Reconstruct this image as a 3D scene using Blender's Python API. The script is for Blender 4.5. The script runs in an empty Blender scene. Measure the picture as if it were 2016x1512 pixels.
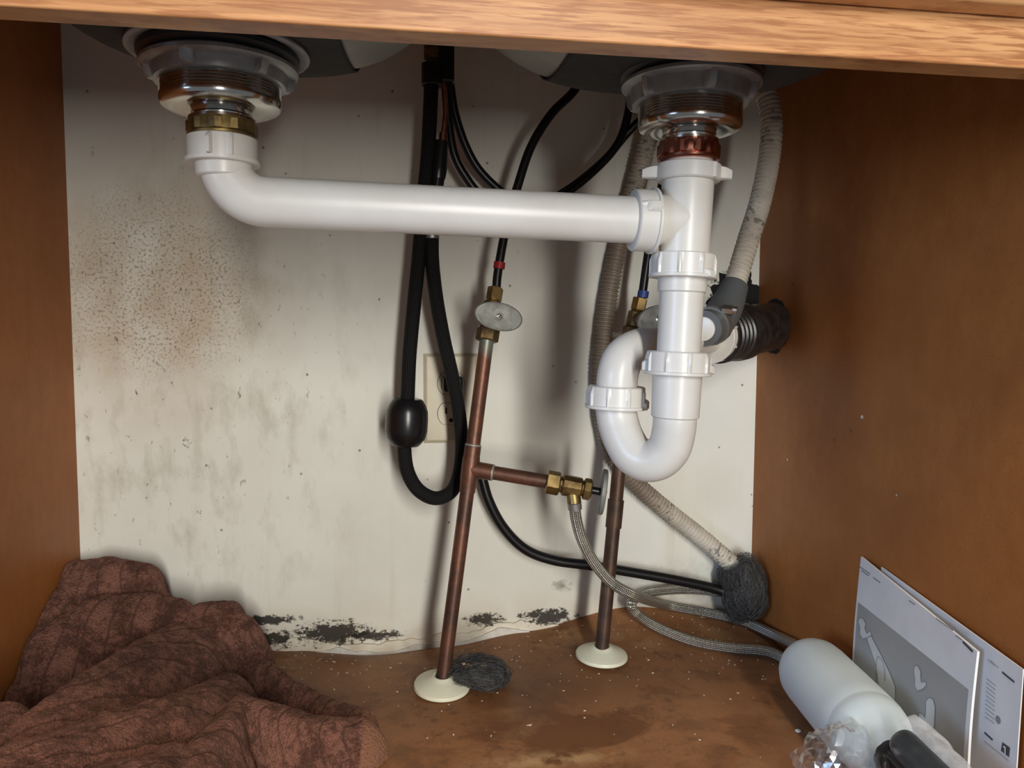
import bpy, bmesh, math, random
from mathutils import Vector, Matrix, noise

sc = bpy.context.scene
C = sc.collection
random.seed(7)
PI = math.pi

# ------------------------------------------------------------------ camera
CAM = Vector((0.38495, -0.99553, 0.41006))
YAW, PITCH, ROLL, F = 0.1500149, 0.07270306, 0.0041648, 1514.0
fw = Vector((math.sin(YAW)*math.cos(PITCH), math.cos(YAW)*math.cos(PITCH), -math.sin(PITCH)))
rt0 = Vector((math.cos(YAW), -math.sin(YAW), 0))
up0 = rt0.cross(fw)
rt = rt0*math.cos(ROLL) + up0*math.sin(ROLL)
up = -rt0*math.sin(ROLL) + up0*math.cos(ROLL)
cd = bpy.data.cameras.new('camera')
cam = bpy.data.objects.new('camera', cd)
C.objects.link(cam)
cam.matrix_world = Matrix(((rt.x, up.x, -fw.x, CAM.x), (rt.y, up.y, -fw.y, CAM.y), (rt.z, up.z, -fw.z, CAM.z), (0, 0, 0, 1)))
cd.sensor_width = 36
cd.lens = 36*F/2016
cd.clip_start = 0.02
sc.camera = cam

# ------------------------------------------------------------------ world, lights, exposure
sc.view_settings.view_transform = 'Standard'
sc.view_settings.look = 'None'
sc.view_settings.gamma = 1
sc.view_settings.exposure = 0.30
wd = bpy.data.worlds.new('world')
sc.world = wd
wd.use_nodes = True
wd.node_tree.nodes['Background'].inputs[0].default_value = (0.80, 0.86, 0.92, 1)
wd.node_tree.nodes['Background'].inputs[1].default_value = 0.17

def area(name, loc, target, sx, sy, power, col):
    l = bpy.data.lights.new(name, 'AREA')
    l.shape = 'RECTANGLE'
    l.size, l.size_y, l.energy, l.color = sx, sy, power, col
    o = bpy.data.objects.new(name, l)
    C.objects.link(o)
    o.location = loc
    d = Vector(target) - Vector(loc)
    o.rotation_euler = d.to_track_quat('-Z', 'Y').to_euler()
    return o
# tall kitchen window behind the photographer, slightly to the right
area('window_light', (0.72, -3.0, 0.72), (0.45, 0, 0.35), 0.17, 1.5, 52, (1.0, 0.965, 0.90))
# second window away to the left: cool daylight raking onto the right side panel
area('side_window_light', (-2.45, -2.45, 0.80), (0.85, -0.1, 0.3), 0.75, 1.1, 42, (0.48, 0.68, 1.0))
# warm kitchen ceiling lamp: clears the face frame and only reaches the front of the cabinet floor
area('ceiling_lamp', (0.45, -1.75, 2.25), (0.45, -0.4, 0.1), 0.30, 0.30, 20, (1.0, 0.80, 0.58))

# ------------------------------------------------------------------ helpers
def ray(px, py):
    return fw + rt*((px-1008)/F) - up*((py-756)/F)
def at(px, py, y):
    d = ray(px, py); return CAM + d*((y-CAM.y)/d.y)
def atx(px, py, x):
    d = ray(px, py); return CAM + d*((x-CAM.x)/d.x)
def atz(px, py, z):
    d = ray(px, py); return CAM + d*((z-CAM.z)/d.z)
def pts(lst):
    return [at(*p) for p in lst]

def catmull(P, n=10):
    P = [Vector(p) for p in P]
    Q = [2*P[0]-P[1]] + P + [2*P[-1]-P[-2]]
    out = []
    for i in range(1, len(Q)-2):
        p0, p1, p2, p3 = Q[i-1:i+3]
        for k in range(n):
            t = k/n
            out.append(0.5*((2*p1) + (p2-p0)*t + (2*p0-5*p1+4*p2-p3)*t*t + (3*p1-p0-3*p2+p3)*t**3))
    out.append(P[-1])
    return out

def resample(P, step):
    L = [0]
    for a, b in zip(P, P[1:]): L.append(L[-1]+(b-a).length)
    n = max(2, int(L[-1]/step))
    out = []; j = 0
    for k in range(n+1):
        s = L[-1]*k/n
        while j < len(L)-2 and L[j+1] < s: j += 1
        d = L[j+1]-L[j]
        out.append(P[j].lerp(P[j+1], (s-L[j])/d if d > 0 else 0))
    return out

def tube(bm, P, r, n=20, caps=True, rf=None):
    P = [Vector(p) for p in P]
    uvl = bm.loops.layers.uv.verify()
    T = []
    for i in range(len(P)):
        a = P[max(0, i-1)]; b = P[min(len(P)-1, i+1)]
        T.append((b-a).normalized())
    ref = Vector((0, 0, 1)) if abs(T[0].z) < 0.9 else Vector((1, 0, 0))
    N = (ref - T[0]*ref.dot(T[0])).normalized()
    rings = []; s = 0; S = []
    for i, p in enumerate(P):
        if i:
            s += (p-P[i-1]).length
            N = (N - T[i]*N.dot(T[i])).normalized()
        S.append(s)
        B = T[i].cross(N)
        rr = r if rf is None else rf(s)
        rings.append([bm.verts.new(p + (N*math.cos(2*PI*k/n) + B*math.sin(2*PI*k/n))*rr) for k in range(n)])
    for i in range(len(rings)-1):
        for k in range(n):
            f = bm.faces.new((rings[i][k], rings[i][(k+1) % n], rings[i+1][(k+1) % n], rings[i+1][k]))
            f.smooth = True
            uv = [(k/n, S[i]), ((k+1)/n, S[i]), ((k+1)/n, S[i+1]), (k/n, S[i+1])]
            for lp, q in zip(f.loops, uv): lp[uvl].uv = q
    if caps:
        bm.faces.new(list(reversed(rings[0]))); bm.faces.new(rings[-1])
    return bm

def rev(bm, origin, axis, prof, n=48, fn=None, closed=True, rot=0):
    """profile list of (t, r) along axis from origin; fn(theta, t, r)->r"""
    origin = Vector(origin); A = Vector(axis).normalized()
    ref = Vector((0, -1, 0)) if abs(A.y) < 0.9 else Vector((1, 0, 0))
    N = (ref - A*ref.dot(A)).normalized(); B = A.cross(N)
    rings = []
    for t, r in prof:
        ring = []
        for k in range(n):
            th = 2*PI*k/n + rot
            rr = fn(th, t, r) if fn else r
            ring.append(bm.verts.new(origin + A*t + (N*math.cos(th) + B*math.sin(th))*rr))
        rings.append(ring)
    for i in range(len(rings)-1):
        for k in range(n):
            bm.faces.new((rings[i][k], rings[i][(k+1) % n], rings[i+1][(k+1) % n], rings[i+1][k])).smooth = True
    if closed:
        bm.faces.new(list(reversed(rings[0]))); bm.faces.new(rings[-1])
    return bm

def hexprof(r, h, c=None):
    c = c or r*0.1
    return [(0, r-c), (c, r), (h-c, r), (h, r-c)]

def box(bm, lo, hi, M=None):
    v = [Vector((x, y, z)) for x in (lo[0], hi[0]) for y in (lo[1], hi[1]) for z in (lo[2], hi[2])]
    if M: v = [M @ q for q in v]
    v = [bm.verts.new(q) for q in v]
    for f in ((0, 1, 3, 2), (4, 6, 7, 5), (0, 4, 5, 1), (2, 3, 7, 6), (0, 2, 6, 4), (1, 5, 7, 3)):
        bm.faces.new([v[i] for i in f])
    return bm

def obj(name, bm, m, parent=None, sharp=35, bevel=0):
    bmesh.ops.recalc_face_normals(bm, faces=bm.faces)
    me = bpy.data.meshes.new(name); bm.to_mesh(me); bm.free()
    for p in me.polygons: p.use_smooth = True
    if sharp: me.set_sharp_from_angle(angle=math.radians(sharp))
    if m: me.materials.append(m)
    o = bpy.data.objects.new(name, me); C.objects.link(o)
    if parent:
        o.parent = parent
        q = parent
        M = Matrix.Identity(4)
        while q: M = q.matrix_basis @ M if False else M; q = q.parent
        o.matrix_parent_inverse = wm(parent).inverted()
    if bevel:
        b = o.modifiers.new('bevel', 'BEVEL'); b.width = bevel; b.segments = 3; b.limit_method = 'ANGLE'
    return o
def wm(o):
    M = Matrix.LocRotScale(o.location, o.rotation_euler, o.scale)
    if o.parent: M = wm(o.parent) @ o.matrix_parent_inverse @ M
    return M
def tag(o, label, cat, group=None, kind=None):
    o['label'] = label; o['category'] = cat
    if group: o['group'] = group
    if kind: o['kind'] = kind
    return o
def thing(name, label, cat, loc=(0, 0, 0), group=None):
    o = bpy.data.objects.new(name, None); C.objects.link(o)
    o.location = loc; o.empty_display_size = 0.02
    return tag(o, label, cat, group)
def struct(name, bm, m, **k):
    o = obj(name, bm, m, **k); o['kind'] = 'structure'; return o
BM = bmesh.new

# ------------------------------------------------------------------ materials
class NT:
    def __init__(s, name):
        s.m = bpy.data.materials.new(name); s.m.use_nodes = True
        s.t = s.m.node_tree; s.b = s.t.nodes['Principled BSDF']
        s.pos = None
    def n(s, typ, **k):
        o = s.t.nodes.new(typ)
        for a, v in k.items(): setattr(o, a, v)
        return o
    def l(s, a, b): s.t.links.new(a, b)
    def set(s, sock, v):
        if hasattr(v, 'is_output') or hasattr(v, 'links'): s.l(v, sock)
        elif isinstance(v, tuple) and len(v) == 3 and sock.type == 'RGBA': sock.default_value = (*v, 1)
        else: sock.default_value = v
    def P(s):
        if not s.pos: s.pos = s.n('ShaderNodeNewGeometry').outputs['Position']
        return s.pos
    def uv(s): return s.n('ShaderNodeTexCoord').outputs['UV']
    def mapping(s, v, scale=(1, 1, 1), loc=(0, 0, 0), rot=(0, 0, 0)):
        q = s.n('ShaderNodeMapping'); s.l(v, q.inputs[0])
        q.inputs['Scale'].default_value = scale; q.inputs['Location'].default_value = loc; q.inputs['Rotation'].default_value = rot
        return q.outputs[0]
    def noise(s, v, scale, det=4, rough=.6, dist=0):
        q = s.n('ShaderNodeTexNoise'); s.l(v, q.inputs['Vector'])
        q.inputs['Scale'].default_value = scale; q.inputs['Detail'].default_value = det
        q.inputs['Roughness'].default_value = rough; q.inputs['Distortion'].default_value = dist
        return q.outputs['Fac']
    def ramp(s, v, a, b, lo=0., hi=1.):
        q = s.n('ShaderNodeMapRange'); s.set(q.inputs[0], v)
        q.inputs[1].default_value = a; q.inputs[2].default_value = b; q.inputs[3].default_value = lo; q.inputs[4].default_value = hi
        return q.outputs[0]
    def math(s, op, a, b=0.):
        q = s.n('ShaderNodeMath', operation=op); s.set(q.inputs[0], a); s.set(q.inputs[1], b); return q.outputs[0]
    def mix(s, f, a, b):
        q = s.n('ShaderNodeMix', data_type='RGBA'); s.set(q.inputs[0], f); s.set(q.inputs[6], a); s.set(q.inputs[7], b); return q.outputs[2]
    def blob(s, c, r, soft=1.0):
        """1 at centre c falling to 0 at radii r (world metres)"""
        v = s.mapping(s.P(), tuple(1/q for q in r), tuple(-a/b for a, b in zip(c, r)))
        q = s.n('ShaderNodeVectorMath', operation='LENGTH'); s.l(v, q.inputs[0])
        return s.ramp(q.outputs['Value'], 1.0, 1.0-soft)
    def bump(s, h, strength=.3, dist=.001, prev=None):
        q = s.n('ShaderNodeBump'); q.inputs['Strength'].default_value = strength; q.inputs['Distance'].default_value = dist
        s.l(h, q.inputs['Height'])
        if prev: s.l(prev, q.inputs['Normal'])
        s.l(q.outputs[0], s.b.inputs['Normal']); return q.outputs[0]
    def base(s, col, rough=.5, metal=0., **k):
        s.set(s.b.inputs['Base Color'], col); s.set(s.b.inputs['Roughness'], rough); s.b.inputs['Metallic'].default_value = metal
        for a, v in k.items(): s.set(s.b.inputs[a.replace('_', ' ')], v)
        return s

def simple(name, c1, c2=None, rough=.5, metal=0., scale=60., bump=0., lo=.4, hi=.65, **k):
    t = NT(name)
    if c2:
        f = t.ramp(t.noise(t.P(), scale, 5), lo, hi)
        col = t.mix(f, c1, c2)
    else: col = c1
    t.base(col, rough, metal, **k)
    if bump: t.bump(t.noise(t.P(), scale*4, 4), bump, .001)
    return t.m

M = {}
M['pvc'] = simple('white_plastic', (.69, .665, .62), (.63, .60, .55), rough=.34, scale=12, Subsurface_Weight=.1)
M['pvc'].node_tree.nodes['Principled BSDF'].inputs['Subsurface Radius'].default_value = (.004, .004, .003)
M['chrome'] = simple('chrome', (.60, .59, .57), (.48, .46, .44), rough=.16, metal=1, scale=30)
M['steel'] = simple('brushed_steel', (.36, .35, .33), (.42, .41, .39), rough=.45, metal=.85, scale=30)
M['brass'] = simple('aged_brass', (.36, .26, .10), (.17, .11, .05), rough=.42, metal=.9, scale=90)
M['brass_bright'] = simple('bright_brass', (.66, .46, .20), (.45, .28, .10), rough=.3, metal=1, scale=60)
M['brass_dull'] = simple('dull_brass', (.24, .17, .075), (.12, .07, .03), rough=.5, metal=.8, scale=110)
M['coppernut'] = simple('copper_nut', (.60, .27, .20), (.42, .16, .11), rough=.24, metal=1, scale=60)
M['zinc'] = simple('cast_zinc', (.17, .17, .15), (.30, .30, .26), rough=.55, metal=.3, scale=70, bump=.15)
M['locknut'] = simple('grey_locknut', (.28, .29, .29), (.40, .41, .41), rough=.38, metal=.5, scale=40)
M['fibre'] = simple('grey_washer', (.42, .41, .40), (.30, .29, .29), rough=.8, scale=60)
M['rubber'] = simple('black_rubber', (.012, .013, .016), rough=.45)
M['blackhose'] = simple('black_tubing', (.007, .007, .008), rough=.34, Specular_IOR_Level=.35)
M['blackplastic'] = simple('black_plastic', (.008, .008, .009), rough=.28)
M['abs'] = simple('black_pipe', (.012, .011, .011), (.03, .028, .026), rough=.35, scale=60)
M['pad'] = simple('sound_pad', (.035, .034, .032), (.045, .044, .042), rough=.85, scale=80)
M['boot'] = simple('grey_rubber_boot', (.10, .105, .105), rough=.6)
M['red'] = simple('red_band', (.35, .01, .01), rough=.5)
M['blue'] = simple('blue_band', (.02, .05, .20), rough=.5)
M['ivory'] = simple('ivory_plate', (.62, .56, .41), (.54, .48, .35), rough=.42, scale=20)
M['escut'] = simple('cream_plastic', (.80, .80, .62), (.72, .71, .55), rough=.42, scale=30)
M['dark'] = simple('dark_slot', (.004, .004, .004), rough=.9)
M['solder'] = simple('solder', (.40, .40, .36), rough=.5, metal=.6)
M['screw'] = simple('screw_metal', (.75, .73, .68), rough=.3, metal=1)

# copper, tarnished
t = NT('tarnished_copper')
f1 = t.ramp(t.noise(t.P(), 22, 6, .7), .42, .62)
f2 = t.ramp(t.noise(t.P(), 140, 4, .7), .45, .75)
col = t.mix(f1, (.18, .075, .045), (.085, .048, .036))
col = t.mix(t.math('MULTIPLY', f2, .6), col, (.06, .045, .038))
verd = t.math('MULTIPLY', t.ramp(t.noise(t.mapping(t.P(), (1, 1, .4)), 45, 5), .40, .55), t.blob((.4965, -.10, .395), (.03, .04, .03), .6))
col = t.mix(verd, col, (.26, .34, .28))
t.base(col, .45, .55); t.bump(t.noise(t.P(), 300, 3), .08, .001)
M['copper'] = t.m
M['copper_dark'] = simple('dark_tarnished_copper', (.095, .052, .034), (.055, .036, .026), rough=.48, metal=.5, scale=60)

# braided steel hose
def braid(name, c1, c2, metal, rough, cu, cv, h):
    t = NT(name)
    sep = t.n('ShaderNodeSeparateXYZ'); t.l(t.uv(), sep.inputs[0])
    a = t.math('ADD', t.math('MULTIPLY', sep.outputs[0], cu), t.math('MULTIPLY', sep.outputs[1], cv))
    b = t.math('SUBTRACT', t.math('MULTIPLY', sep.outputs[0], cu), t.math('MULTIPLY', sep.outputs[1], cv))
    sa = t.math('SINE', t.math('MULTIPLY', a, 2*PI)); sb = t.math('SINE', t.math('MULTIPLY', b, 2*PI))
    w = t.math('MULTIPLY', sa, sb)
    col = t.mix(t.ramp(w, -.7, .6), c1, c2)
    t.base(col, rough, metal); t.bump(w, h, .0006)
    return t.m
M['braid'] = braid('steel_braid', (.10, .09, .07), (.80, .77, .68), .85, .34, 8, 260, 1.0)
M['nylon'] = braid('black_nylon_braid', (.004, .004, .004), (.009, .009, .010), 0, .6, 12, 260, .7)
M['nylon'].node_tree.nodes['Principled BSDF'].inputs['Specular IOR Level'].default_value = .25

# corrugated hose with printing
t = NT('corrugated_plastic')
n1 = t.ramp(t.noise(t.mapping(t.P(), (1, 1, 1)), 30, 5), .4, .7)
col = t.mix(n1, (.60, .55, .46), (.43, .38, .31))
sep = t.n('ShaderNodeSeparateXYZ'); t.l(t.uv(), sep.inputs[0])
pm = t.noise(t.mapping(t.uv(), (9, 150, 1)), 1.0, 2)
marks = t.math('MULTIPLY', t.ramp(pm, .56, .60), t.ramp(t.noise(t.mapping(t.uv(), (.5, 14, 1)), 1, 1), .50, .54))
col = t.mix(t.math('MULTIPLY', marks, .7), col, (.10, .09, .08))
back_tint = t.math('MULTIPLY', t.ramp(t.noise(t.P(), 14, 4), .3, .5, .75, 1), t.blob((.64, -.01, .32), (.13, .06, .42), .35))
col = t.mix(back_tint, col, (.20, .155, .115))  # browner tint along the run next to the back wall
t.base(col, .5)
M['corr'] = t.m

# side panel laminate
def laminate(name, c1, c2, c3, rough=.38):
    t = NT(name)
    g = t.noise(t.mapping(t.P(), (1, 1, .6)), 60, 5, .7)
    m1 = t.noise(t.P(), 5, 3)
    col = t.mix(t.ramp(g, .35, .7), c1, c2)
    col = t.mix(t.ramp(m1, .4, .75), col, c3)
    pore = t.noise(t.P(), 420, 2)
    col = t.mix(t.ramp(pore, .60, .72, 0, .35), col, (.09, .035, .012))
    return t, col
t, col = laminate('side_panel_laminate', (.345, .122, .031), (.40, .150, .042), (.285, .096, .025))
t.base(col, t.ramp(t.noise(t.P(), 8, 3), .3, .7, .42, .55), Specular_IOR_Level=.18)
for px_, py_, r_ in ((1697, 821, .0022), (1550, 905, .0016), (1765, 975, .0010), (1722, 1218, .0016)):
    q_ = atx(px_, py_, .876); col = t.mix(t.blob(tuple(q_), (.01, r_*1.3, r_), .4), col, (.75, .70, .62))
for px_, py_, r_ in ((1675, 848, .0035), (1643, 866, .003), (1560, 560, .004)):
    q_ = atx(px_, py_, .876); col = t.mix(t.math('MULTIPLY', t.blob(tuple(q_), (.01, r_, r_), .8), .7), col, (.10, .04, .015))
t.set(t.b.inputs['Base Color'], col)
t.bump(t.noise(t.P(), 500, 2), .05, .0005)
M['panel'] = t.m

# cabinet floor: laminate with water stains and grime
t, col = laminate('cabinet_floor', (.285, .130, .054), (.35, .168, .074), (.225, .10, .043))
w1 = t.ramp(t.noise(t.mapping(t.P(), (7, 14, 1)), 1, 6, .6, .6), .50, .56)
st = t.math('MULTIPLY', w1, t.blob((.58, -.27, 0), (.22, .09, 1), .5))
col = t.mix(t.math('MULTIPLY', st, .75), col, (.13, .05, .018))
w2 = t.ramp(t.noise(t.P(), 14, 7, .7, .4), .52, .62)
col = t.mix(t.math('MULTIPLY', w2, .55), col, (.14, .065, .03))
w3 = t.ramp(t.noise(t.mapping(t.P(), (1, 1, 1), (3, 1, 0)), 9, 5, .6), .56, .66)
col = t.mix(t.math('MULTIPLY', w3, .30), col, (.46, .28, .13))
dk = t.math('MULTIPLY', t.ramp(t.noise(t.P(), 60, 6, .75), .50, .62), t.ramp(t.noise(t.P(), 6, 3), .42, .6))
col = t.mix(t.math('MULTIPLY', dk, .6), col, (.09, .04, .02))
bl = t.math('MULTIPLY', t.blob((.53, -.175, 0), (.09, .06, 1), .9), t.ramp(t.noise(t.P(), 25, 5), .35, .6))
col = t.mix(t.math('MULTIPLY', bl, .6), col, (.11, .05, .025))
pale = t.math('MULTIPLY', t.blob((.53, -.305, 0), (.10, .02, 1), .9), t.ramp(t.noise(t.P(), 40, 6), .42, .58))
col = t.mix(t.math('MULTIPLY', pale, .8), col, (.55, .36, .18))
t.base(col, .5, Specular_IOR_Level=.2); t.bump(t.noise(t.P(), 200, 5), .12, .001)
M['floor'] = t.m

# back wall: off-white board, stains, mould specks
t = NT('stained_white_board')
P = t.P()
col = t.mix(t.ramp(t.noise(P, 5, 4), .35, .7), (.765, .76, .685), (.68, .67, .60))
# yellow-brown discolouration at upper left
yl = t.math('MULTIPLY', t.blob((.09, 0, .45), (.20, 1, .20), .8), t.ramp(t.noise(P, 9, 5), .30, .62))
col = t.mix(t.math('MULTIPLY', yl, .9), col, (.46, .34, .21))
gs = t.math('MULTIPLY', t.ramp(t.noise(t.mapping(P, (1, 1, .45)), 26, 5, .65), .50, .68), t.blob((.13, 0, .30), (.30, 1, .38), .6))
col = t.mix(t.math('MULTIPLY', gs, .45), col, (.36, .33, .24))
# brown dense speckle
sp = t.math('MULTIPLY', t.ramp(t.noise(P, 300, 5, .7), .52, .60), t.ramp(t.math('ADD', t.blob((.095, 0, .46), (.17, 1, .16), 1.0), t.math('MULTIPLY', t.noise(P, 14, 4), .6)), .48, .85))
col = t.mix(t.math('MULTIPLY', sp, .75), col, (.22, .14, .08))
sp2 = t.math('MULTIPLY', t.ramp(t.noise(t.mapping(P, (1, 1, .6), (5, 0, 2)), 90, 5, .7), .62, .66), t.blob((.10, 0, .36), (.26, 1, .34), .7))
col = t.mix(t.math('MULTIPLY', sp2, .8), col, (.09, .06, .035))
vo = t.n('ShaderNodeTexVoronoi'); t.l(P, vo.inputs['Vector']); vo.inputs['Scale'].default_value = 42
dots = t.math('MULTIPLY', t.ramp(vo.outputs['Distance'], .09, .05), t.ramp(t.noise(P, 31, 1), .50, .56))
col = t.mix(t.math('MULTIPLY', dots, .75), col, (.10, .085, .06))
# vertical grime streaks
sk = t.math('MULTIPLY', t.ramp(t.noise(t.mapping(P, (1, 1, .09)), 60, 5, .6), .56, .70), t.ramp(t.noise(P, 4, 2), .4, .6))
col = t.mix(t.math('MULTIPLY', sk, .16), col, (.42, .35, .25))
# damp tint near the bottom
sepz = t.n('ShaderNodeSeparateXYZ'); t.l(P, sepz.inputs[0]); Z = sepz.outputs[2]
dm = t.math('MULTIPLY', t.ramp(Z, .07, .015), t.ramp(t.noise(P, 18, 5), .3, .55))
col = t.mix(t.math('MULTIPLY', dm, .55), col, (.60, .50, .36))
# black mould
def mould(c, r, sc_=60, a=.5, b=.56, k=1.0):
    global col
    r = (r[0]*1.25, 1, r[2]*1.3)
    v = t.math('ADD', t.math('MULTIPLY', t.math('POWER', t.blob(c, r, 1.0), .6), .5), t.math('MULTIPLY', t.noise(t.mapping(P, (1, 1, 1.6)), sc_, 8, .78), 1.0))
    v = t.ramp(v, a+.24, b+.24); v = t.math('MULTIPLY', v, k)
    v = t.math('MULTIPLY', v, t.ramp(t.blob(c, r, 1.0), .0, .05))
    col = t.mix(v, col, (.016, .011, .007))
Mo = [((.30, 0, .014), (.07, 1, .022)), ((.215, 0, .010), (.06, 1, .016)), ((.215, 0, .036), (.06, 1, .009)), ((.355, 0, .008), (.05, 1, .010)),
      ((.585, 0, .021), (.052, 1, .016)), ((.50, 0, .022), (.035, 1, .012)), ((.69, 0, .5), (.001, 1, .001))]
for c, r in Mo[:-1]: mould(c, r, 85, .56, .62, .95)
mould((.605, 0, .062), (.02, 1, .012), 50, .55, .75, .6)
mould((.830, 0, .455), (.045, 1, .05), 90, .62, .66, 1)
gr = t.math('MULTIPLY', t.blob((.80, 0, .055), (.16, 1, .05), .9), t.ramp(t.noise(P, 35, 6), .42, .62))
col = t.mix(t.math('MULTIPLY', gr, .5), col, (.30, .27, .20))
t.base(col, .55, Specular_IOR_Level=.3)
t.bump(t.noise(P, 90, 6), .12, .001)
M['wall'] = t.m

# oak rail
t = NT('oak_rail')
g = t.noise(t.mapping(t.P(), (5, 20, 130)), 1.6, 6, .62, .5)
g2 = t.noise(t.mapping(t.P(), (28, 60, 520)), 1, 4, .6)
g3 = t.noise(t.mapping(t.P(), (2.2, 8, 25)), 1, 3, .5)
col = t.mix(t.ramp(g, .38, .62), (.62, .31, .125), (.44, .19, .07))
col = t.mix(t.ramp(g3, .45, .7, 0, .6), col, (.72, .41, .19))
col = t.mix(t.ramp(g2, .47, .60, 0, .85), col, (.34, .13, .045))
t.base(col, .42, Specular_IOR_Level=.4); t.bump(g2, .15, .0006)
M['oak'] = t.m

# ------------------------------------------------------------------ the cabinet
W = 0.876
FR = -0.575           # back of the face frame
def floorz(x, y):
    pts_ = [(0, .012), (.19, .002), (.25, -.006), (.36, -.019), (.45, -.012), (.55, .004), (.70, .030), (.80, .018), (.876, .004)]
    z = pts_[-1][1]
    for (a, za), (b, zb) in zip(pts_, pts_[1:]):
        if x <= b:
            s = max(0, min(1, (x-a)/(b-a))); s = s*s*(3-2*s); z = za+(zb-za)*s; break
    e = math.exp(-abs(y)/.045)
    return z*e
bm = BM()
nx, ny = 90, 70
V = [[bm.verts.new((-.002+(W+.004)*i/nx, .002-(.597)*(j/ny)**1.5, floorz(W*i/nx, -(.597)*(j/ny)**1.5))) for j in range(ny+1)] for i in range(nx+1)]
for i in range(nx):
    for j in range(ny): bm.faces.new((V[i][j], V[i+1][j], V[i+1][j+1], V[i][j+1]))
fl = struct('floor', bm, M['floor'])
so = fl.modifiers.new('thick', 'SOLIDIFY'); so.thickness = .012; so.offset = -1
if sum(p.normal.z for p in fl.data.polygons) < 0: fl.data.flip_normals()

bm = BM(); box(bm, (-.02, 0, -.03), (W+.02, .015, .80)); struct('wall_back', bm, M['wall'])
bm = BM(); box(bm, (-.018, -.575, -.03), (0, 0, .80)); struct('wall_left', bm, M['panel'])
bm = BM(); box(bm, (W, -.575, -.03), (W+.018, 0, .80)); struct('wall_right', bm, M['panel'])
bm = BM(); box(bm, (-.02, -.63, .80), (W+.02, .015, .835)); struct('ceiling', bm, M['panel'])
zb = at(1008, 99, FR).z
bm = BM(); box(bm, (-.05, FR-.019, zb), (W+.05, FR, zb+.045)); struct('trim_1', bm, M['oak'], bevel=.0012)
pz = at(1900, 4, FR-.038).z
bm = BM(); box(bm, (-.03, FR-.038, at(1900, 12, FR-.038).z+.0035), (W+.03, FR-.0195, .79)); struct('trim_2', bm, M['oak'], bevel=.003)
bm = BM(); box(bm, (-.05, FR-.019, -.10), (-.018, FR, zb)); struct('trim_3', bm, M['oak'], bevel=.0012)
bm = BM(); box(bm, (W+.018, FR-.019, -.10), (W+.05, FR, zb)); struct('trim_4', bm, M['oak'], bevel=.0012)

# hole in the right side panel where the waste leaves: a dark routed opening with a rough rim
bm = BM()
def rough(th, t, r): return r*(1+.10*noise.noise(Vector((math.cos(th)*2.2, math.sin(th)*2.2, 3)))+.03*noise.noise(Vector((math.cos(th)*9, math.sin(th)*9, 1))))
rev(bm, (W-.0008, -.047, .414), (1, 0, 0), [(0, .036), (.004, .035)], 64, rough)
o = struct('trim_5', bm, M['dark'])
# broken opening in the wall board behind the waste pipe
bm = BM()
rev(bm, (.842, -.0006, .452), (0, 1, 0), [(0, .036), (.003, .034)], 72, lambda th, t, r: r*(1+.35*noise.noise(Vector((math.cos(th)*3, math.sin(th)*3, 9)))+.12*noise.noise(Vector((math.cos(th)*14, math.sin(th)*14, 1)))))
struct('trim_6', bm, M['dark'])

# peeled wall board layer along the bottom of the back wall
t = NT('peeled_board')
P = t.P()
col = t.mix(t.ramp(t.noise(P, 30, 5), .35, .65), (.78, .74, .63), (.62, .55, .42))
for c, r in Mo[:-1]:
    mould(c, r, 85, .60, .66, .95)
t.base(col, .7); t.bump(t.noise(P, 120, 6), .3, .001)
M['peel'] = t.m
def strip(x0, x1, zl, zh, y, amp, seed, m=None):
    bm = BM(); n = 120; a = []; b = []
    for i in range(n+1):
        x = x0+(x1-x0)*i/n; s = i/n
        e = min(1, s*8, (1-s)*8)
        top = zl(x)+(zh-0)*e + amp*e*(noise.noise(Vector((x*28, seed, 0)))+.5*noise.noise(Vector((x*90, seed, 0))))
        a.append((x, floorz(x, 0)-.004)); b.append((x, max(top, floorz(x, 0)-.003)))
    vf = [[bm.verts.new((x, y, z)) for x, z in q] for q in (a, b)]
    vb = [[bm.verts.new((x, -.0001, z)) for x, z in q] for q in (a, b)]
    for i in range(n):
        bm.faces.new((vf[0][i], vf[0][i+1], vf[1][i+1], vf[1][i]))
        bm.faces.new((vf[1][i], vf[1][i+1], vb[1][i+1], vb[1][i]))
        bm.faces.new((vb[0][i], vb[0][i+1], vf[0][i+1], vf[0][i]))
    return bm
struct('baseboard_back', strip(.20, .60, lambda x: floorz(x, 0), .016, -.0035, .006, 2.2), M['peel'])
wb = simple('torn_white_paper', (.74, .73, .68), (.60, .57, .50), rough=.7, scale=80)
struct('trim_7', strip(.275, .56, lambda x: floorz(x, 0), .0075, -.0065, .005, 7.7), wb)

# ------------------------------------------------------------------ sink
sink = thing('kitchen_sink', 'stainless double-bowl kitchen sink hanging above the pipes with dark sound pads', 'sink', (.44, -.42, .60))
def bowl_z(dx, dy, a, b, h, z0):
    n = 3.2
    rho = (abs(dx/a)**n + abs(dy/b)**n)**(1/n)
    return rho
def bowl(cx, cy, a, b, z0):
    bm = BM(); R = []; nr, nt = 40, 96
    for i in range(1, nr+1):
        s = i/nr
        # profile: angle parametrised quarter superellipse
        ph = s*PI/2
        rr = math.sin(ph)**(2/3.0) if s < 1 else 1
        zz = 1-math.cos(ph)**(2/3.0) if s < 1 else 1
        ring = []
        for k in range(nt):
            th = 2*PI*k/nt
            c, s_ = math.cos(th), math.sin(th)
            q = (abs(c)**3+abs(s_)**3)**(-1/3)
            ring.append(bm.verts.new((cx+a*rr*c*q, cy+b*rr*s_*q, z0+.19*zz)))
        R.append(ring)
    for i in range(nr-1):
        for k in range(nt): bm.faces.new((R[i][k], R[i][(k+1) % nt], R[i+1][(k+1) % nt], R[i+1][k]))
    bm.faces.new(R[0])
    return bm
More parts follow.
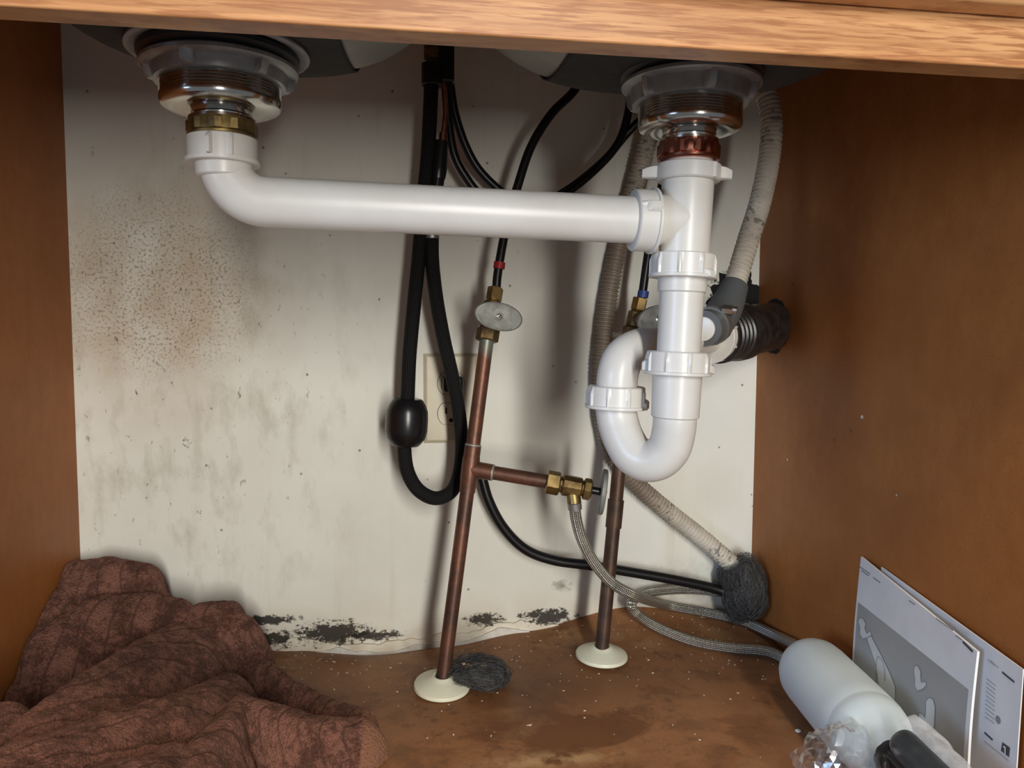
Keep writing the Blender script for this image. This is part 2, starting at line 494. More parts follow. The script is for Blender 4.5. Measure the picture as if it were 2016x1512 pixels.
def bowl_surf(cx, cy, a, b, z0, x, y):
    dx, dy = abs(x-cx)/a, abs(y-cy)/b
    rho = min(.999, (dx**3+dy**3)**(1/3))
    # rr = sin^(2/3) -> sin = rr^1.5
    s = rho**1.5; c = math.sqrt(max(0, 1-s*s))
    return z0+.19*(1-c**(2/3.0))
BW = [(.268, -.395, .182, .190, .6175), (.622, -.395, .204, .190, .6175)]
for bi, (cx, cy, a, b, z0) in enumerate(BW):
    obj('bowl', bowl(cx, cy, a, b, z0), M['steel'], sink)
    # pad: follows the underside
    bm = BM(); n = 60
    hx0, hx1 = ((-.125, .079) if bi == 0 else (-.102, .135))
    g = []
    for i in range(n+1):
        row = []
        for j in range(n+1):
            x = cx+hx0+(hx1-hx0)*i/n; y = cy-.15+.312*j/n
            # slightly trapezoid inner edge
            if bi == 0: x += (x-cx > 0)*(j/n-.5)*.02*(i/n)
            row.append(bm.verts.new((x, y, bowl_surf(cx, cy, a, b, z0, x, y)-.0022)))
        g.append(row)
    for i in range(n):
        for j in range(n): bm.faces.new((g[i][j], g[i+1][j], g[i+1][j+1], g[i][j+1]))
    o = obj('sound_pad', bm, M['pad'], sink, sharp=0); o['label'] = 'dark grey sound-deadening pad'
    so = o.modifiers.new('thick', 'SOLIDIFY'); so.thickness = .0018; so.offset = 0
bm = BM(); box(bm, (.06, -.57, .797), (.84, -.23, .7995)); obj('rim', bm, M['steel'], sink)

# ------------------------------------------------------------------ basket strainers
def strainer(cpx, y, rows, nutmat, label, rth, ax, rot):
    """rows: side pixel heights: flange, locknut bottom, thread bottom, neck top, nut top, nut bottom"""
    top = at(cpx[0], rows[0], y)
    ax = Vector(ax).normalized()
    zz = [(top.z - at(cpx[0], r, y).z) for r in rows]
    t = thing('basket_strainer', label, 'sink strainer', top)
    # flared washer cup under the bowl
    bm = BM()
    rev(bm, top, ax, [(-.0235, .030), (-.0225, .046), (-.0175, .057), (-.0135, .0645), (-.0115, .065), (-.0105, .062), (-.0135, .053), (-.016, .045), (-.017, .030)], 72)
    o = obj('friction_washer', bm, M['fibre'], t)
    bm = BM(); rev(bm, top, ax, [(-.0125, .03), (-.0125, .0525), (-.010, .0575), (-.007, .0575), (-.0035, .053), (-.003, .03)], 72); obj('rubber_gasket', bm, M['rubber'], t)
    # locknut: flange + skirt + lugs
    rn = .0475
    lb = zz[1]
    def lug(th, t_, r):
        for q in range(6):
            d = abs((th-rot-q*PI/3+PI) % (2*PI)-PI)
            if d < .095 and t_ > .002: return r+.0052*(1-(d/.095)**6)*(.6 if t_ > lb*.9 else 1)
        return r
    bm = BM()
    rev(bm, top, ax, [(-.003, .043), (-.003, .0545), (-.0015, .0562), (.0008, .0562), (.0018, .0545), (.0030, rn+.0015), (lb*.75, rn), (lb-.0005, rn-.0006), (lb, rn-.002), (lb, .041)], 144, lug)
    obj('locknut', bm, M['locknut'], t)
    # threaded body
    prof = [(0, rth-.002)]
    q = lb*.6; zt = zz[2]-.004
    while q < zt:
        prof += [(q, rth-.0016), (q+.0006, rth), (q+.0010, rth), (q+.0016, rth-.0016)]; q += .0022
    q = zt
    prof += [(q, rth-.001), (q+.0005, rth), (q+.004, rth+.0002), (q+.0065, rth-.001), (q+.0085, rth-.005), (q+.0095, rth-.012), (q+.0095, .0245)]
    bm = BM(); rev(bm, top, ax, prof, 80); obj('threaded_body', bm, M['chrome'], t)
    nb = q+.0095; n1, n2 = zz[4], zz[5]
    bm = BM(); rev(bm, top, ax, [(nb-.002, .0205), (nb, .0215), (nb+.003, .0222), (nb+.0035, .0205), (nb+.0055, .0200), (nb+.007, .0212), (nb+.010, .0236), (n1-.001, .0240), (n1-.001, .020)], 64); obj('outlet_neck', bm, M['chrome'], t)
    h = n2-n1
    def fac(th, t_, r):
        if .18*h < t_-n1 < .74*h:
            k = 10; a = (th % (2*PI/k))-PI/k
            return r*math.cos(PI/k)/math.cos(a)*1.035
        return r
    bm = BM(); rev(bm, top, ax, [(n1, .0215), (n1+.0008, .0240), (n1+.15*h, .0242), (n1+.19*h, .0248), (n1+.73*h, .0248), (n1+.77*h, .0240), (n1+.82*h, .0252), (n1+.93*h, .0252), (n2-.0005, .0242), (n2, .0205)], 120, fac)
    obj('coupling_nut', bm, nutmat, t)
    return t, top
DL = -.38
strainer((434, 0), DL, [139, 170, 206, 211, 238, 275], M['brass'], 'sink drain strainer with a brass nut, hanging under the left sink bowl', .0432, (.012, 0, -1), .25)
strainer((1360, 0), DL, [171, 209, 249, 254, 280, 319], M['coppernut'], 'sink drain strainer with a copper-coloured nut, under the right sink bowl', .0418, (-.015, 0, -1), .05)

# ------------------------------------------------------------------ white plastic waste
def slip_nut(parent, c, axis, r, h, flange=1, ribs=10, rot=0, wings=(), rin=None, m=None, rib=.0016):
    """nut starting at c running along axis for h; flange=1 puts the lip at the far end, 0 at the start"""
    bm = BM(); rin = rin or r-.006
    def fn(th, t_, R):
        if .0022 < t_ < h-.0022 or True:
            k = 2*PI/ribs; d = abs(((th-rot) % k)-k/2)
            if d < .055 and h*.06 < t_ < h*.98 and R > r-.001 and R < r+.001: return R+rib*(1-(d/.055)**4)
        return R
    fl = h-.0028
    if flange == 1: prof = [(0, rin), (0, r-.0012), (.001, r), (h*.3, r), (h*.6, r), (fl-.0004, r), (fl, r+.0019), (h-.0006, r+.0019), (h, r+.0012), (h, rin)]
    elif flange == 0: prof = [(0, rin), (0, r+.0012), (.0006, r+.0019), (.0028, r+.0019), (.0032, r), (h*.3, r), (h*.6, r), (h-.001, r), (h, r-.0012), (h, rin)]
    else: prof = [(0, rin), (0, r-.0012), (.001, r), (h*.5, r), (h-.001, r), (h, r-.0012), (h, rin)]
    rev(bm, c, axis, prof, 160, fn)
    A = Vector(axis).normalized(); ref = Vector((0, -1, 0)) if abs(A.y) < .9 else Vector((1, 0, 0))
    N = (ref-A*ref.dot(A)).normalized(); B = A.cross(N)
    for wg in wings:
        th, t0, t1, out = wg[:4]; wk = wg[4] if len(wg) > 4 else 1
        D = N*math.cos(th)+B*math.sin(th); T = A.cross(D)
        Mx = Matrix(((D.x, T.x, A.x, c[0]), (D.y, T.y, A.y, c[1]), (D.z, T.z, A.z, c[2]), (0, 0, 0, 1)))
        # wing as a tapered rounded block
        segs = 6; vr = []
        for i in range(segs+1):
            s = i/segs
            rr = r-.002+(out+.002)*s
            ht0 = t0+(t1-t0)*.28*s**2; ht1 = t1-(t1-t0)*.04*s**2
            wd_ = .0052*wk*(1-.45*s**2)
            ring = [bm.verts.new(Mx @ Vector((rr, u, v))) for u, v in ((-wd_, ht0+.001), (-wd_*.6, ht0), (wd_*.6, ht0), (wd_, ht0+.001), (wd_, ht1-.001), (wd_*.6, ht1), (-wd_*.6, ht1), (-wd_, ht1-.001))]
            vr.append(ring)
        for i in range(segs):
            for k in range(8): bm.faces.new((vr[i][k], vr[i][(k+1) % 8], vr[i+1][(k+1) % 8], vr[i+1][k]))
        bm.faces.new(vr[0]); bm.faces.new(vr[-1])
    return obj('slip_nut', bm, m or M['pvc'], parent)

def downz(px, pys, y):
    return [at(px, q, y).z for q in pys]
# waste arm from left bowl: nut, elbow, long pipe
ya = DL
L0 = at(437, 268, ya); arm = thing('waste_arm', 'white plastic waste elbow and long horizontal pipe running from the left strainer to the tee', 'drain pipe', L0)
z0, z1, z2 = downz(437, (272, 325, 350), ya)
slip_nut(arm, (L0.x, ya, z0), (0, 0, -1), .0255, z0-z1, 1, 1, 2.7, [(.14, .0005, z0-z1-.003, .0042, .42)])
xl = L0.x+.001
ph = at(520, 398, ya).z; pe = at(1262, 434, ya)
R = .031
path = [Vector((xl, ya, z0-.002)), Vector((xl, ya, z2+.004))]
for k in range(0, 13):
    a = k/12*PI/2
    path.append(Vector((xl+R*(1-math.cos(a)), ya, ph+R-R*math.sin(a))))
pd = (pe-Vector((xl+R, ya, ph)))
path += [Vector((xl+R, ya, ph))+pd*s for s in (.1, .3, .5, .7, .85, 1.04)]
bm = BM(); tube(bm, path, .019, 48)
rev(bm, (xl, ya, z1+.001), (0, 0, -1), [(0, .0185), (0, .0212), (z1-z2, .0208), (z1-z2+.001, .0200), (z1-z2+.0015, .0185)], 64)
obj('pipe', bm, M['pvc'], arm)
# tee
T0 = at(1352, 330, ya)
tee = thing('drain_tee', 'white plastic drain tee with winged top nut below the right strainer', 'drain fitting', T0)
ax = (at(1336, 690, ya)-at(1357, 310, ya)).normalized(); ax = Vector((ax.x, ax.y*0, ax.z)).normalized()
def onax(py):
    p = at(1357, 310, ya); q = at(1357-21*(py-310)/380, py, ya)
    return q
a0 = onax(313)
bm = BM()
l1 = (onax(502)-a0).length
rev(bm, a0, ax, [(0, .0165), (0, .0185), (.004, .0195), (.012, .0195), (.016, .0205), (.022, .0212), (l1, .0206), (l1+.001, .018)], 64)
# branch of the tee with its gusset
b0 = pe+pd.normalized()*.004
bc = onax(432)
bdir = (bc-b0)
tube(bm, [b0+bdir*s for s in (0, .12, .25, .4, .6, .8, 1)], .021, 48, True, lambda s: .0210 if s < .01 else .0205)
obj('tee_body', bm, M['pvc'], tee)
h = (onax(358)-onax(325)).length
slip_nut(tee, onax(325), ax, .0262, h, 9, 1, 2.6, [(PI/2+.25, .001, h*.9, .0115), (-PI/2+.35, .001, h*.9, .0085)])
rev_c = onax(350)
h = (onax(548)-onax(500)).length
slip_nut(tee, onax(500), ax, .0262, h, 1, 9, .12, [(-.55, h*.62, h, .0035)])
slip_nut(tee, pe-pd.normalized()*.0075, pd, .0250, .0185, 1, 1, 2.7, [(-.35, .004, .017, .003)])
# extension
ext = thing('drain_extension', 'white plastic extension tube between the drain tee and the trap', 'drain pipe', onax(545))
bm = BM(); e0 = onax(546)
rev(bm, e0, ax, [(0, .017), (0, .0203), ((onax(574)-e0).length, .0200), ((onax(577)-e0).length, .0183), ((onax(696)-e0).length, .0180), ((onax(696)-e0).length, .016)], 64)
obj('tube', bm, M['pvc'], ext)
# trap
trap = thing('p_trap', 'white plastic P-trap with U-bend, ribbed slip nuts and trap arm', 'drain trap', onax(740))
c1 = onax(692); hb = (onax(738)-c1).length
slip_nut(trap, c1, ax, .0262, hb, 1, 9, .35, [(-PI/2-.15, hb*.45, hb*.95, .0075), (PI/2+.25, hb*.35, hb*.9, .0035)])
yb = -.335
J = catmull([onax(736), onax(780), onax(825)] + [at(1326, 850, ya+.002), at(1318, 880, ya+.006), at(1298, 902, ya+.012), at(1272, 907, ya+.02), at(1246, 893, ya+.028), at(1228, 864, ya+.036), at(1218, 835, yb-.003), at(1213, 805, yb), at(1213, 770, yb)], 10)
bm = BM(); tube(bm, J, .0182, 48)
k0 = onax(738)
rev(bm, k0, ax, [(0, .018), (0, .0205), ((onax(820)-k0).length, .0200), ((onax(823)-k0).length, .0182)], 64)
obj('u_bend', bm, M['pvc'], trap)
# raised lettering-like moulding on the socket
n0 = at(1214, 760, yb); n1_ = at(1212, 804, yb); nd = n1_-n0; nd.y = 0
slip_nut(trap, n0, nd, .0255, nd.length, 1, 9, .2, [(-PI/2+.1, nd.length*.5, nd.length*.98, .004), (-1.0, nd.length*.55, nd.length, .003)])
K = catmull([at(1213, 800, yb), at(1214, 770, yb), at(1217, 735, yb), at(1228, 706, yb+.004), at(1254, 688, yb+.014), at(1285, 682, yb+.035), at(1330, 675, yb+.085), at(1375, 667, -.195), at(1402, 662, -.172)], 10)
bm = BM(); tube(bm, K, .0182, 48); obj('trap_arm', bm, M['pvc'], trap)
ka = (K[-1]-K[-12]).normalized()
slip_nut(trap, K[-1]-ka*.010, ka, .0285, .022, 0, 8, .1, [])

# ------------------------------------------------------------------ black coupling and waste into the wall
q0 = K[-1]+ka*.004; q1 = Vector((W-.002, -.05, .414))
cpl = thing('drain_coupling', 'black ribbed drain coupling and pipe entering the right corner', 'drain pipe', q0)
d = q1-q0; Ld = d.length
prof = [(0, .024), (.001, .0305)]
for k in range(4):
    s = .008+k*.011; prof += [(s, .0305), (s+.0015, .0325), (s+.006, .0325), (s+.0075, .0305)]
prof += [(.054, .0325), (.058, .0345), (.075, .0345), (.078, .031), (Ld-.002, .031), (Ld-.002, .02)]
prof = [p for p in prof if p[0] <= Ld]
bm = BM(); rev(bm, q0, d, sorted(prof, key=lambda p: p[0]), 64); obj('coupling', bm, M['abs'], cpl)

def text_obj(name, s, size, mat, parent, Mx, ext=.0002):
    cu = bpy.data.curves.new('tmp', 'FONT'); cu.body = s; cu.size = size; cu.extrude = ext; cu.align_x = 'CENTER'; cu.align_y = 'CENTER'
    tmp = bpy.data.objects.new('tmp', cu); C.objects.link(tmp)
    bpy.context.view_layer.update()
    me = bpy.data.meshes.new_from_object(tmp.evaluated_get(bpy.context.evaluated_depsgraph_get()))
    C.objects.unlink(tmp); bpy.data.objects.remove(tmp)
    me.transform(Mx); me.name = name; me.materials.clear(); me.materials.append(mat)
    o = bpy.data.objects.new(name, me); C.objects.link(o)
    o.parent = parent; o.matrix_parent_inverse = wm(parent).inverted()
    return o

# ------------------------------------------------------------------ grey boot, clamp, corrugated hose
yh = -.20
H = catmull([at(1443, 575, yh+.02), at(1456, 530, yh+.025), at(1474, 470, yh+.03), at(1496, 400, yh+.04), at(1513, 320, yh+.05), at(1519, 250, yh+.055), at(1512, 200, yh+.06),
             at(1490, 150, -.13), at(1440, 105, -.12), at(1375, 95, -.085), at(1320, 150, -.05), at(1284, 250, -.032), at(1258, 340, -.024), at(1232, 430, -.02), at(1212, 510, -.018), at(1197, 590, -.018),
             at(1188, 660, -.018), at(1182, 740, -.018), at(1186, 820, -.018), at(1205, 890, -.018), at(1250, 950, -.018), at(1310, 1003, -.018), at(1380, 1058, -.020), at(1450, 1118, -.03)], 14)
H = resample(H, .0010)
def corr(s):
    u = (s % .0052)/.0052
    return .0112+(.0012 if u < .55 else -.0004)
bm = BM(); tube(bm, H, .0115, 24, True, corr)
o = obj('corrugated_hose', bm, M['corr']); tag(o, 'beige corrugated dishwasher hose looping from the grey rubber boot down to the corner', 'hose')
boot = thing('rubber_boot', 'grey rubber elbow boot joining the corrugated hose to the trap arm', 'hose connector', at(1415, 620, yh))
Bp = catmull([at(1447, 562, yh+.022), at(1436, 590, yh+.014), at(1424, 614, yh+.004), at(1411, 634, yh-.012), at(1398, 643, yh-.024), at(1386, 647, yh-.036)], 8)
bm = BM()
tube(bm, Bp, .0165, 40, True, lambda s: .0148+.0040*min(1, s/.035))
obj('boot', bm, M['boot'], boot)
bd = (Bp[-1]-Bp[-4]).normalized()
bm = BM(); tube(bm, [K[-8], Bp[-5]], .0120, 32); obj('branch_stub', bm, M['pvc'], trap)
bm = BM(); rev(bm, Bp[-1]-bd*.002, bd, [(0, .011), (.0028, .0125), (.0052, .0125), (.0060, .0105)], 40); o = obj('stub', bm, M['pvc'], boot); o['label'] = 'white pipe stub'
cp = Bp[-12]; cdv = (Bp[-10]-Bp[-14]).normalized()
bm = BM(); rev(bm, cp-cdv*.005, cdv, [(0, .0180), (0, .0202), (.010, .0205), (.010, .0180)], 64, lambda th, t_, r: r+(.0003 if int(th*14) % 2 else 0)); cl = obj('hose_clamp', bm, M['steel'], boot)
bm = BM(); sp_ = cp+Vector((.004, -.014, .017)); rev(bm, sp_, (.9, -.5, -.1), hexprof(.0052, .011), 6); rev(bm, sp_+Vector((.009, -.005, -.001)), (.9, -.5, -.1), hexprof(.0042, .005), 24); obj('clamp_screw', bm, M['screw'], cl)

# ------------------------------------------------------------------ tap hoses
shank = thing('faucet_shank', 'black faucet shank and nut block hanging down between the sink bowls', 'faucet fitting', at(868, 120, -.085))
c = at(860, 60, -.085); zt = at(860, 55, -.085).z; zbk = at(860, 170, -.085).z
bm = BM(); p = at(851, 118, -.085)
rev(bm, (p.x, -.085, zbk+.0), (0, 0, 1), [(0, .0115), (.001, .0125), (zt-zbk-.042, .0125), (zt-zbk-.041, .0125)], 32); obj('sleeve', bm, M['blackplastic'], shank)
bm = BM(); rev(bm, (p.x, -.085, zbk+.03), (0, 0, 1), [(0, .0095), (.09, .0095)], 32, lambda th, t_, r: r+.0005*math.sin(t_*4000)); o = obj('threaded_rod', bm, M['brass_dull'], shank)
bm = BM(); p2 = at(878, 118, -.075); box(bm, (p2.x-.010, -.092, at(878, 168, -.075).z), (p2.x+.0085, -.060, .80)); obj('bracket', bm, M['blackplastic'], shank, bevel=.002)

yy = -.085
S1 = catmull([at(849, 165, yy), at(846, 240, yy), at(841, 320, yy), at(833, 400, yy), at(825, 500, yy), at(815, 600, yy), at(806, 700, yy), at(802, 790, yy), at(798, 840, yy), at(796, 885, yy), at(803, 930, yy), at(824, 965, yy), at(858, 981, yy+.004),
              at(890, 966, yy+.010), at(905, 925, yy+.014), at(909, 870, yy+.016), at(902, 800, yy+.017), at(889, 735, yy+.016), at(874, 670, yy+.012), at(861, 600, yy+.008), at(853, 540, yy+.004), at(850, 500, yy), at(850, 468, yy)], 12)
hose = thing('spray_hose', 'black braided faucet spray hose looping down between the sink bowls', 'hose', at(849, 165, yy))
bm = BM(); tube(bm, resample(S1, .003), .0084, 24); obj('hose', bm, M['nylon'], hose)
bm = BM(); tube(bm, [at(850, 470, yy), at(850, 460, yy)], .0088, 24); obj('ferrule', bm, M['steel'], hose)
bm = BM(); tube(bm, catmull([at(850, 461, yy), at(855, 400, yy), at(862, 350, yy)], 6), .0080, 24)
cz = [at(862, 352, yy), at(863, 338, yy), at(864, 332, yy), at(869, 285, yy), at(870, 278, yy)]
tube(bm, cz, .01, 28, True, lambda s: .0085 if s < .002 else (.0095 if s < .036 else .0075)); obj('connector', bm, M['blackplastic'], hose)
bm = BM(); tube(bm, [at(872, 280, yy), at(873, 262, yy)], .0048, 20); tube(bm, catmull([at(873, 262, yy), at(877, 225, yy), at(876, 190, yy), at(872, 150, yy)], 6), .0031, 14); o = obj('crimp', bm, M['coppernut'], hose)
# weight
wc = at(800, 830, yy); wdv = (at(798, 870, yy)-at(802, 790, yy)).normalized()
wt = at(803, 785, yy)
wl = (at(797, 877, yy)-wt).length
bm = BM()
rev(bm, wt, wdv, [(0, .009), (0, .016), (.0015, .0178), (wl*.13, .0215), (wl*.26, .0243), (wl*.45, .0250), (wl*.68, .0249), (wl*.84, .0228), (wl*.96, .0178), (wl-.0008, .0165), (wl, .0155), (wl, .009)], 64)
o = obj('hose_weight', bm, M['blackplastic']); tag(o, 'glossy black barrel-shaped weight clamped on the spray hose', 'hose weight')

def supply(label, path, band, bm_, bp):
    t = thing('supply_line', label, 'water supply tube', path[0])
    bm = BM(); tube(bm, resample(catmull(path, 12), .004), .0052, 18); obj('tube', bm, M['blackhose'], t)
    bm = BM(); tube(bm, bp, .0068, 20); o = obj(band, bm, bm_, t)
ys = -.075
supply('black supply tube with red band, arching down to the left shutoff valve',
       [at(876, 160, -.070), at(882, 230, -.066), at(893, 300, -.062), at(915, 345, -.058), at(950, 385, -.055), at(1020, 410, -.05), at(1090, 395, -.05), at(1160, 345, -.05), at(1215, 285, -.05), at(1236, 225, -.05), at(1238, 180, -.055), at(1215, 130, -.065), at(1165, 135, -.078), at(1125, 185, -.085), at(1085, 225, -.09), at(1045, 290, -.095), at(1018, 370, -.097), at(998, 440, -.098), at(986, 500, -.10), at(979, 545, -.10), at(977, 575, -.10)],
       'red_band', M['red'], [at(984, 516, -.10), at(982, 529, -.10)])
supply('black supply tube with blue band, running behind the tee to the right shutoff valve',
       [at(886, 165, -.062), at(896, 225, -.054), at(918, 290, -.048), at(948, 340, -.043), at(1000, 385, -.038), at(1060, 400, -.036), at(1120, 372, -.036), at(1190, 315, -.038), at(1235, 262, -.045), at(1275, 228, -.055), at(1305, 240, -.06), at(1312, 300, -.068), at(1300, 380, -.075), at(1284, 450, -.078), at(1273, 520, -.08), at(1266, 570, -.08), at(1263, 590, -.08)],
       'blue_band', M['blue'], [at(1267, 573, -.08), at(1265, 586, -.08)])

# ------------------------------------------------------------------ copper risers, valves, escutcheons
e1 = Vector((.4362, -.1315, 0)); e2 = Vector((.638, -.083, 0))
e1.z = floorz(e1.x, e1.y); e2.z = floorz(e2.x, e2.y)
e1 = atz(872, 1338, .012); e2 = atz(1184, 1283, .014)
v1 = at(958, 672, -.115); v1b = v1
ris = thing('copper_riser', 'tall copper pipe with a soldered side branch, standing left of centre', 'copper pipe', (e1.x, e1.y, 0))
rd = (v1-e1).normalized()
tj = at(927, 922, -.12)
# project tee point on riser axis
tj = e1+rd*((tj-e1).dot(rd))
bm = BM(); tube(bm, [e1-rd*.015, e1+rd*.1, tj, v1+rd*.005], .0082, 28); obj('pipe', bm, M['copper'], ris)
tt = at(935, 878, -.12); tl_ = (tt-tj).length
bm = BM()
rev(bm, tj-rd*tl_, rd, [(0, .0083), (0, .0092), (.012, .0094), (.016, .0100), (2*tl_-.016, .0100), (2*tl_-.012, .0094), (2*tl_-.001, .0094), (2*tl_, .0083)], 32)
br1 = at(1075, 948, -.150); bd_ = (br1-tj)
rev(bm, tj, bd_, [(0, .0098), (.026, .0094), (.0262, .0083)], 32)
obj('tee_joint', bm, M['copper'], ris)
bm = BM(); tube(bm, [tj+bd_.normalized()*.004, br1+bd_.normalized()*.01], .0080, 28); obj('branch_pipe', bm, M['copper'], ris)
bm = BM(); rev(bm, tj+rd*(tl_-.001), rd, [(0, .0085), (.0005, .0097), (.002, .0093), (.0028, .0083)], 32); obj('solder_ring', bm, M['solder'], ris)
bm = BM(); rev(bm, tj+bd_.normalized()*.0252, bd_, [(0, .0085), (.0005, .0096), (.0018, .0092), (.0026, .0083)], 32); obj('solder_ring', bm, M['solder'], ris)

r2t = at(1242, 680, -.080)
ris2 = thing('copper_riser', 'copper pipe rising behind the U-bend of the trap', 'copper pipe', (e2.x, e2.y, 0))
rd2 = (r2t-e2).normalized()
bm = BM(); tube(bm, [e2-rd2*.015, e2+rd2*.1, r2t], .0085, 28); obj('pipe', bm, M['copper_dark'], ris2)
bm = BM(); s0 = at(1208, 1035, -.082); s0 = e2+rd2*((s0-e2).dot(rd2)); s1 = at(1215, 985, -.082)
rev(bm, s0, rd2, [(0, .0085), (0, .0099), ((s1-s0).length, .0100), ((s1-s0).length, .0086)], 32); obj('sleeve_joint', bm, M['copper_dark'], ris2)

def escut(p, axd, label, tilt):
    bm = BM(); r = .032
    rev(bm, p, tilt, [(.0, .0095), (.0, .0300), (.0012, .0318), (.0030, r), (.0050, .0312), (.0085, .0245), (.0110, .0170), (.0135, .0122), (.0150, .0105), (.0150, .0090), (.004, .0088)], 72)
    o = obj('pipe_escutcheon', bm, M['escut']); tag(o, label, 'pipe collar', 'cream pipe collars at the risers')
    return o
for pp, rr, lab, tl in ((atz(870, 1353, .003), rd, 'cream plastic pipe collar at the foot of the left copper pipe', (.03, -.10, 1)), (atz(1184, 1296, .004), rd2, 'cream plastic pipe collar at the foot of the copper pipe behind the trap', (.03, -.04, 1))):
    fz = floorz(pp.x, pp.y); pp.z = fz+.0035
    escut(pp, rr, lab, Vector(tl))

def oval_handle(parent, c, nrm, upv, a, b, th, m):
    """oval wheel handle: centre c, facing nrm, long axis upv"""
    nrm = Vector(nrm).normalized(); A = Vector(upv); A = (A-nrm*A.dot(nrm)).normalized(); B = nrm.cross(A)
    bm = BM(); n = 64; rings = []
    for s, k in ((0, .93), (.15, 1.0), (.7, 1.0), (.95, .95), (1.0, .90), (.95, .86), (.95, .3)):
        ring = [bm.verts.new(Vector(c)+nrm*th*s+A*a*k*math.copysign(abs(math.cos(q))**.92, math.cos(q))+B*b*(k if k > .9 else k*.97)*math.sin(q)*(1.0)) for q in [2*PI*i/n for i in range(n)]]
        rings.append(ring)
    for i in range(len(rings)-1):
        for k in range(n): bm.faces.new((rings[i][k], rings[i][(k+1) % n], rings[i+1][(k+1) % n], rings[i+1][k]))
    bm.faces.new(rings[0]); bm.faces.new(rings[-1])
    rev(bm, Vector(c)+nrm*th*.7, nrm, [(0, .0058), (th*.22, .0058), (th*.30, .0046)], 32)
    h = obj('handle', bm, m, parent)
    bm = BM(); rev(bm, Vector(c)+nrm*th*.95, nrm, [(0, .0034), (.0010, .0033), (.0016, .0024), (.0018, .0006)], 24)
    s = obj('screw', bm, M['screw'], h)
    bm = BM()
    for q in (PI/4, -PI/4):
        D = A*math.cos(q)+B*math.sin(q); E_ = nrm.cross(D); cc = Vector(c)+nrm*(th*.95+.0017)
        Mx = Matrix(((D.x, E_.x, nrm.x, cc.x), (D.y, E_.y, nrm.y, cc.y), (D.z, E_.z, nrm.z, cc.z), (0, 0, 0, 1)))
        box(bm, (-.0021, -.00045, -.0004), (.0021, .00045, .00025), Mx)
    slot = obj('screw_slot', bm, M['dark'], h)
    # raised cast lettering strokes and arrow around the screw
    return h, A, B, nrm

# valve 1 (upright, on tall riser)
def upright_valve(base, axis, tube_end, label, facing, hnd, ha, hb, upv):
    t = thing('shutoff_valve', label, 'shutoff valve', base)
    A = Vector(axis).normalized()
    bm = BM(); rev(bm, base, A, [(0, .0115), (.0012, .0133), (.014, .0133), (.0152, .0115)], 6, rot=.35); obj('compression_nut', bm, M['brass_dull'], t)
    L = (tube_end-base).length
    bm = BM(); rev(bm, base+A*.0150, A, [(0, .0095), (.001, .0108), (L-.034, .0108), (L-.031, .0075), (L-.02, .0075)], 32)
    st = hnd-facing*.006
    mid = base+A*.026
    tube(bm, [mid, mid.lerp(st, .6)], .0085, 24); tube(bm, [mid.lerp(st, .6), hnd+facing*.003], .0040, 20)
    obj('valve_body', bm, M['brass_dull'], t)
    bm = BM(); d2 = A; rev(bm, tube_end-d2*.016, d2, [(0, .0085), (.0008, .0094), (.0150, .0094), (.0158, .0080)], 6, rot=PI/6+.05); obj('outlet_nut', bm, M['brass_bright'], t)
    oval_handle(t, hnd, facing, upv, ha, hb, .006, M['zinc'])
    return t
te = at(976, 566, -.10)
fc = Vector((.04, -1, -.02)).normalized()
upright_valve(v1, (te-v1), te, 'shutoff valve with grey oval handle on top of the tall copper pipe', fc, at(980, 623, -.145), .0275, .0155, rt-up*.22)
te2 = at(1261, 586, -.08); b2 = at(1243, 668, -.08)
upright_valve(b2, (te2-b2), te2, 'shutoff valve half hidden behind the trap, with blue-banded supply tube', Vector((.25, -1, .12)).normalized(), at(1290, 630, -.125), .0265, .0165, Vector((1, 0, .28)))

# side valve on the branch
sv = thing('shutoff_valve', 'brass side shutoff valve at the end of the horizontal copper branch', 'shutoff valve', br1)
D = bd_.normalized()
D = (at(1150, 962, -.158)-br1).normalized()
bm = BM(); rev(bm, br1, D, [(0, .0115), (.0015, .0135), (.0145, .0135), (.016, .0115)], 6, rot=.2); obj('compression_nut', bm, M['brass'], sv)
bm = BM(); rev(bm, br1+D*.016, D, [(0, .0092), (.0022, .0092), (.0026, .0112), (.0040, .0122), (.0235, .0118), (.0250, .0105), (.0255, .0088), (.029, .0086)], 10)
mid = br1+D*.030; dn = mid+(at(1131, 992, -.160)-mid)
tube(bm, [mid, mid.lerp(dn, .5), dn], .0080, 24)
obj('valve_body', bm, M['brass'], sv)
bm = BM(); rev(bm, br1+D*.0425, D, [(0, .0102), (.0014, .0124), (.0082, .0124), (.0098, .0100)], 8); obj('packing_nut', bm, M['brass'], sv)
hs = br1+D*.050
he = br1+D*.0625
bm = BM(); tube(bm, [hs, he+D*.002], .0044, 20); obj('stem', bm, M['blackplastic'], sv)
oval_handle(sv, he, (D+Vector((0, 0, .05))).normalized(), Vector((.15, 0, 1)), .0262, .0155, .0058, M['zinc'])

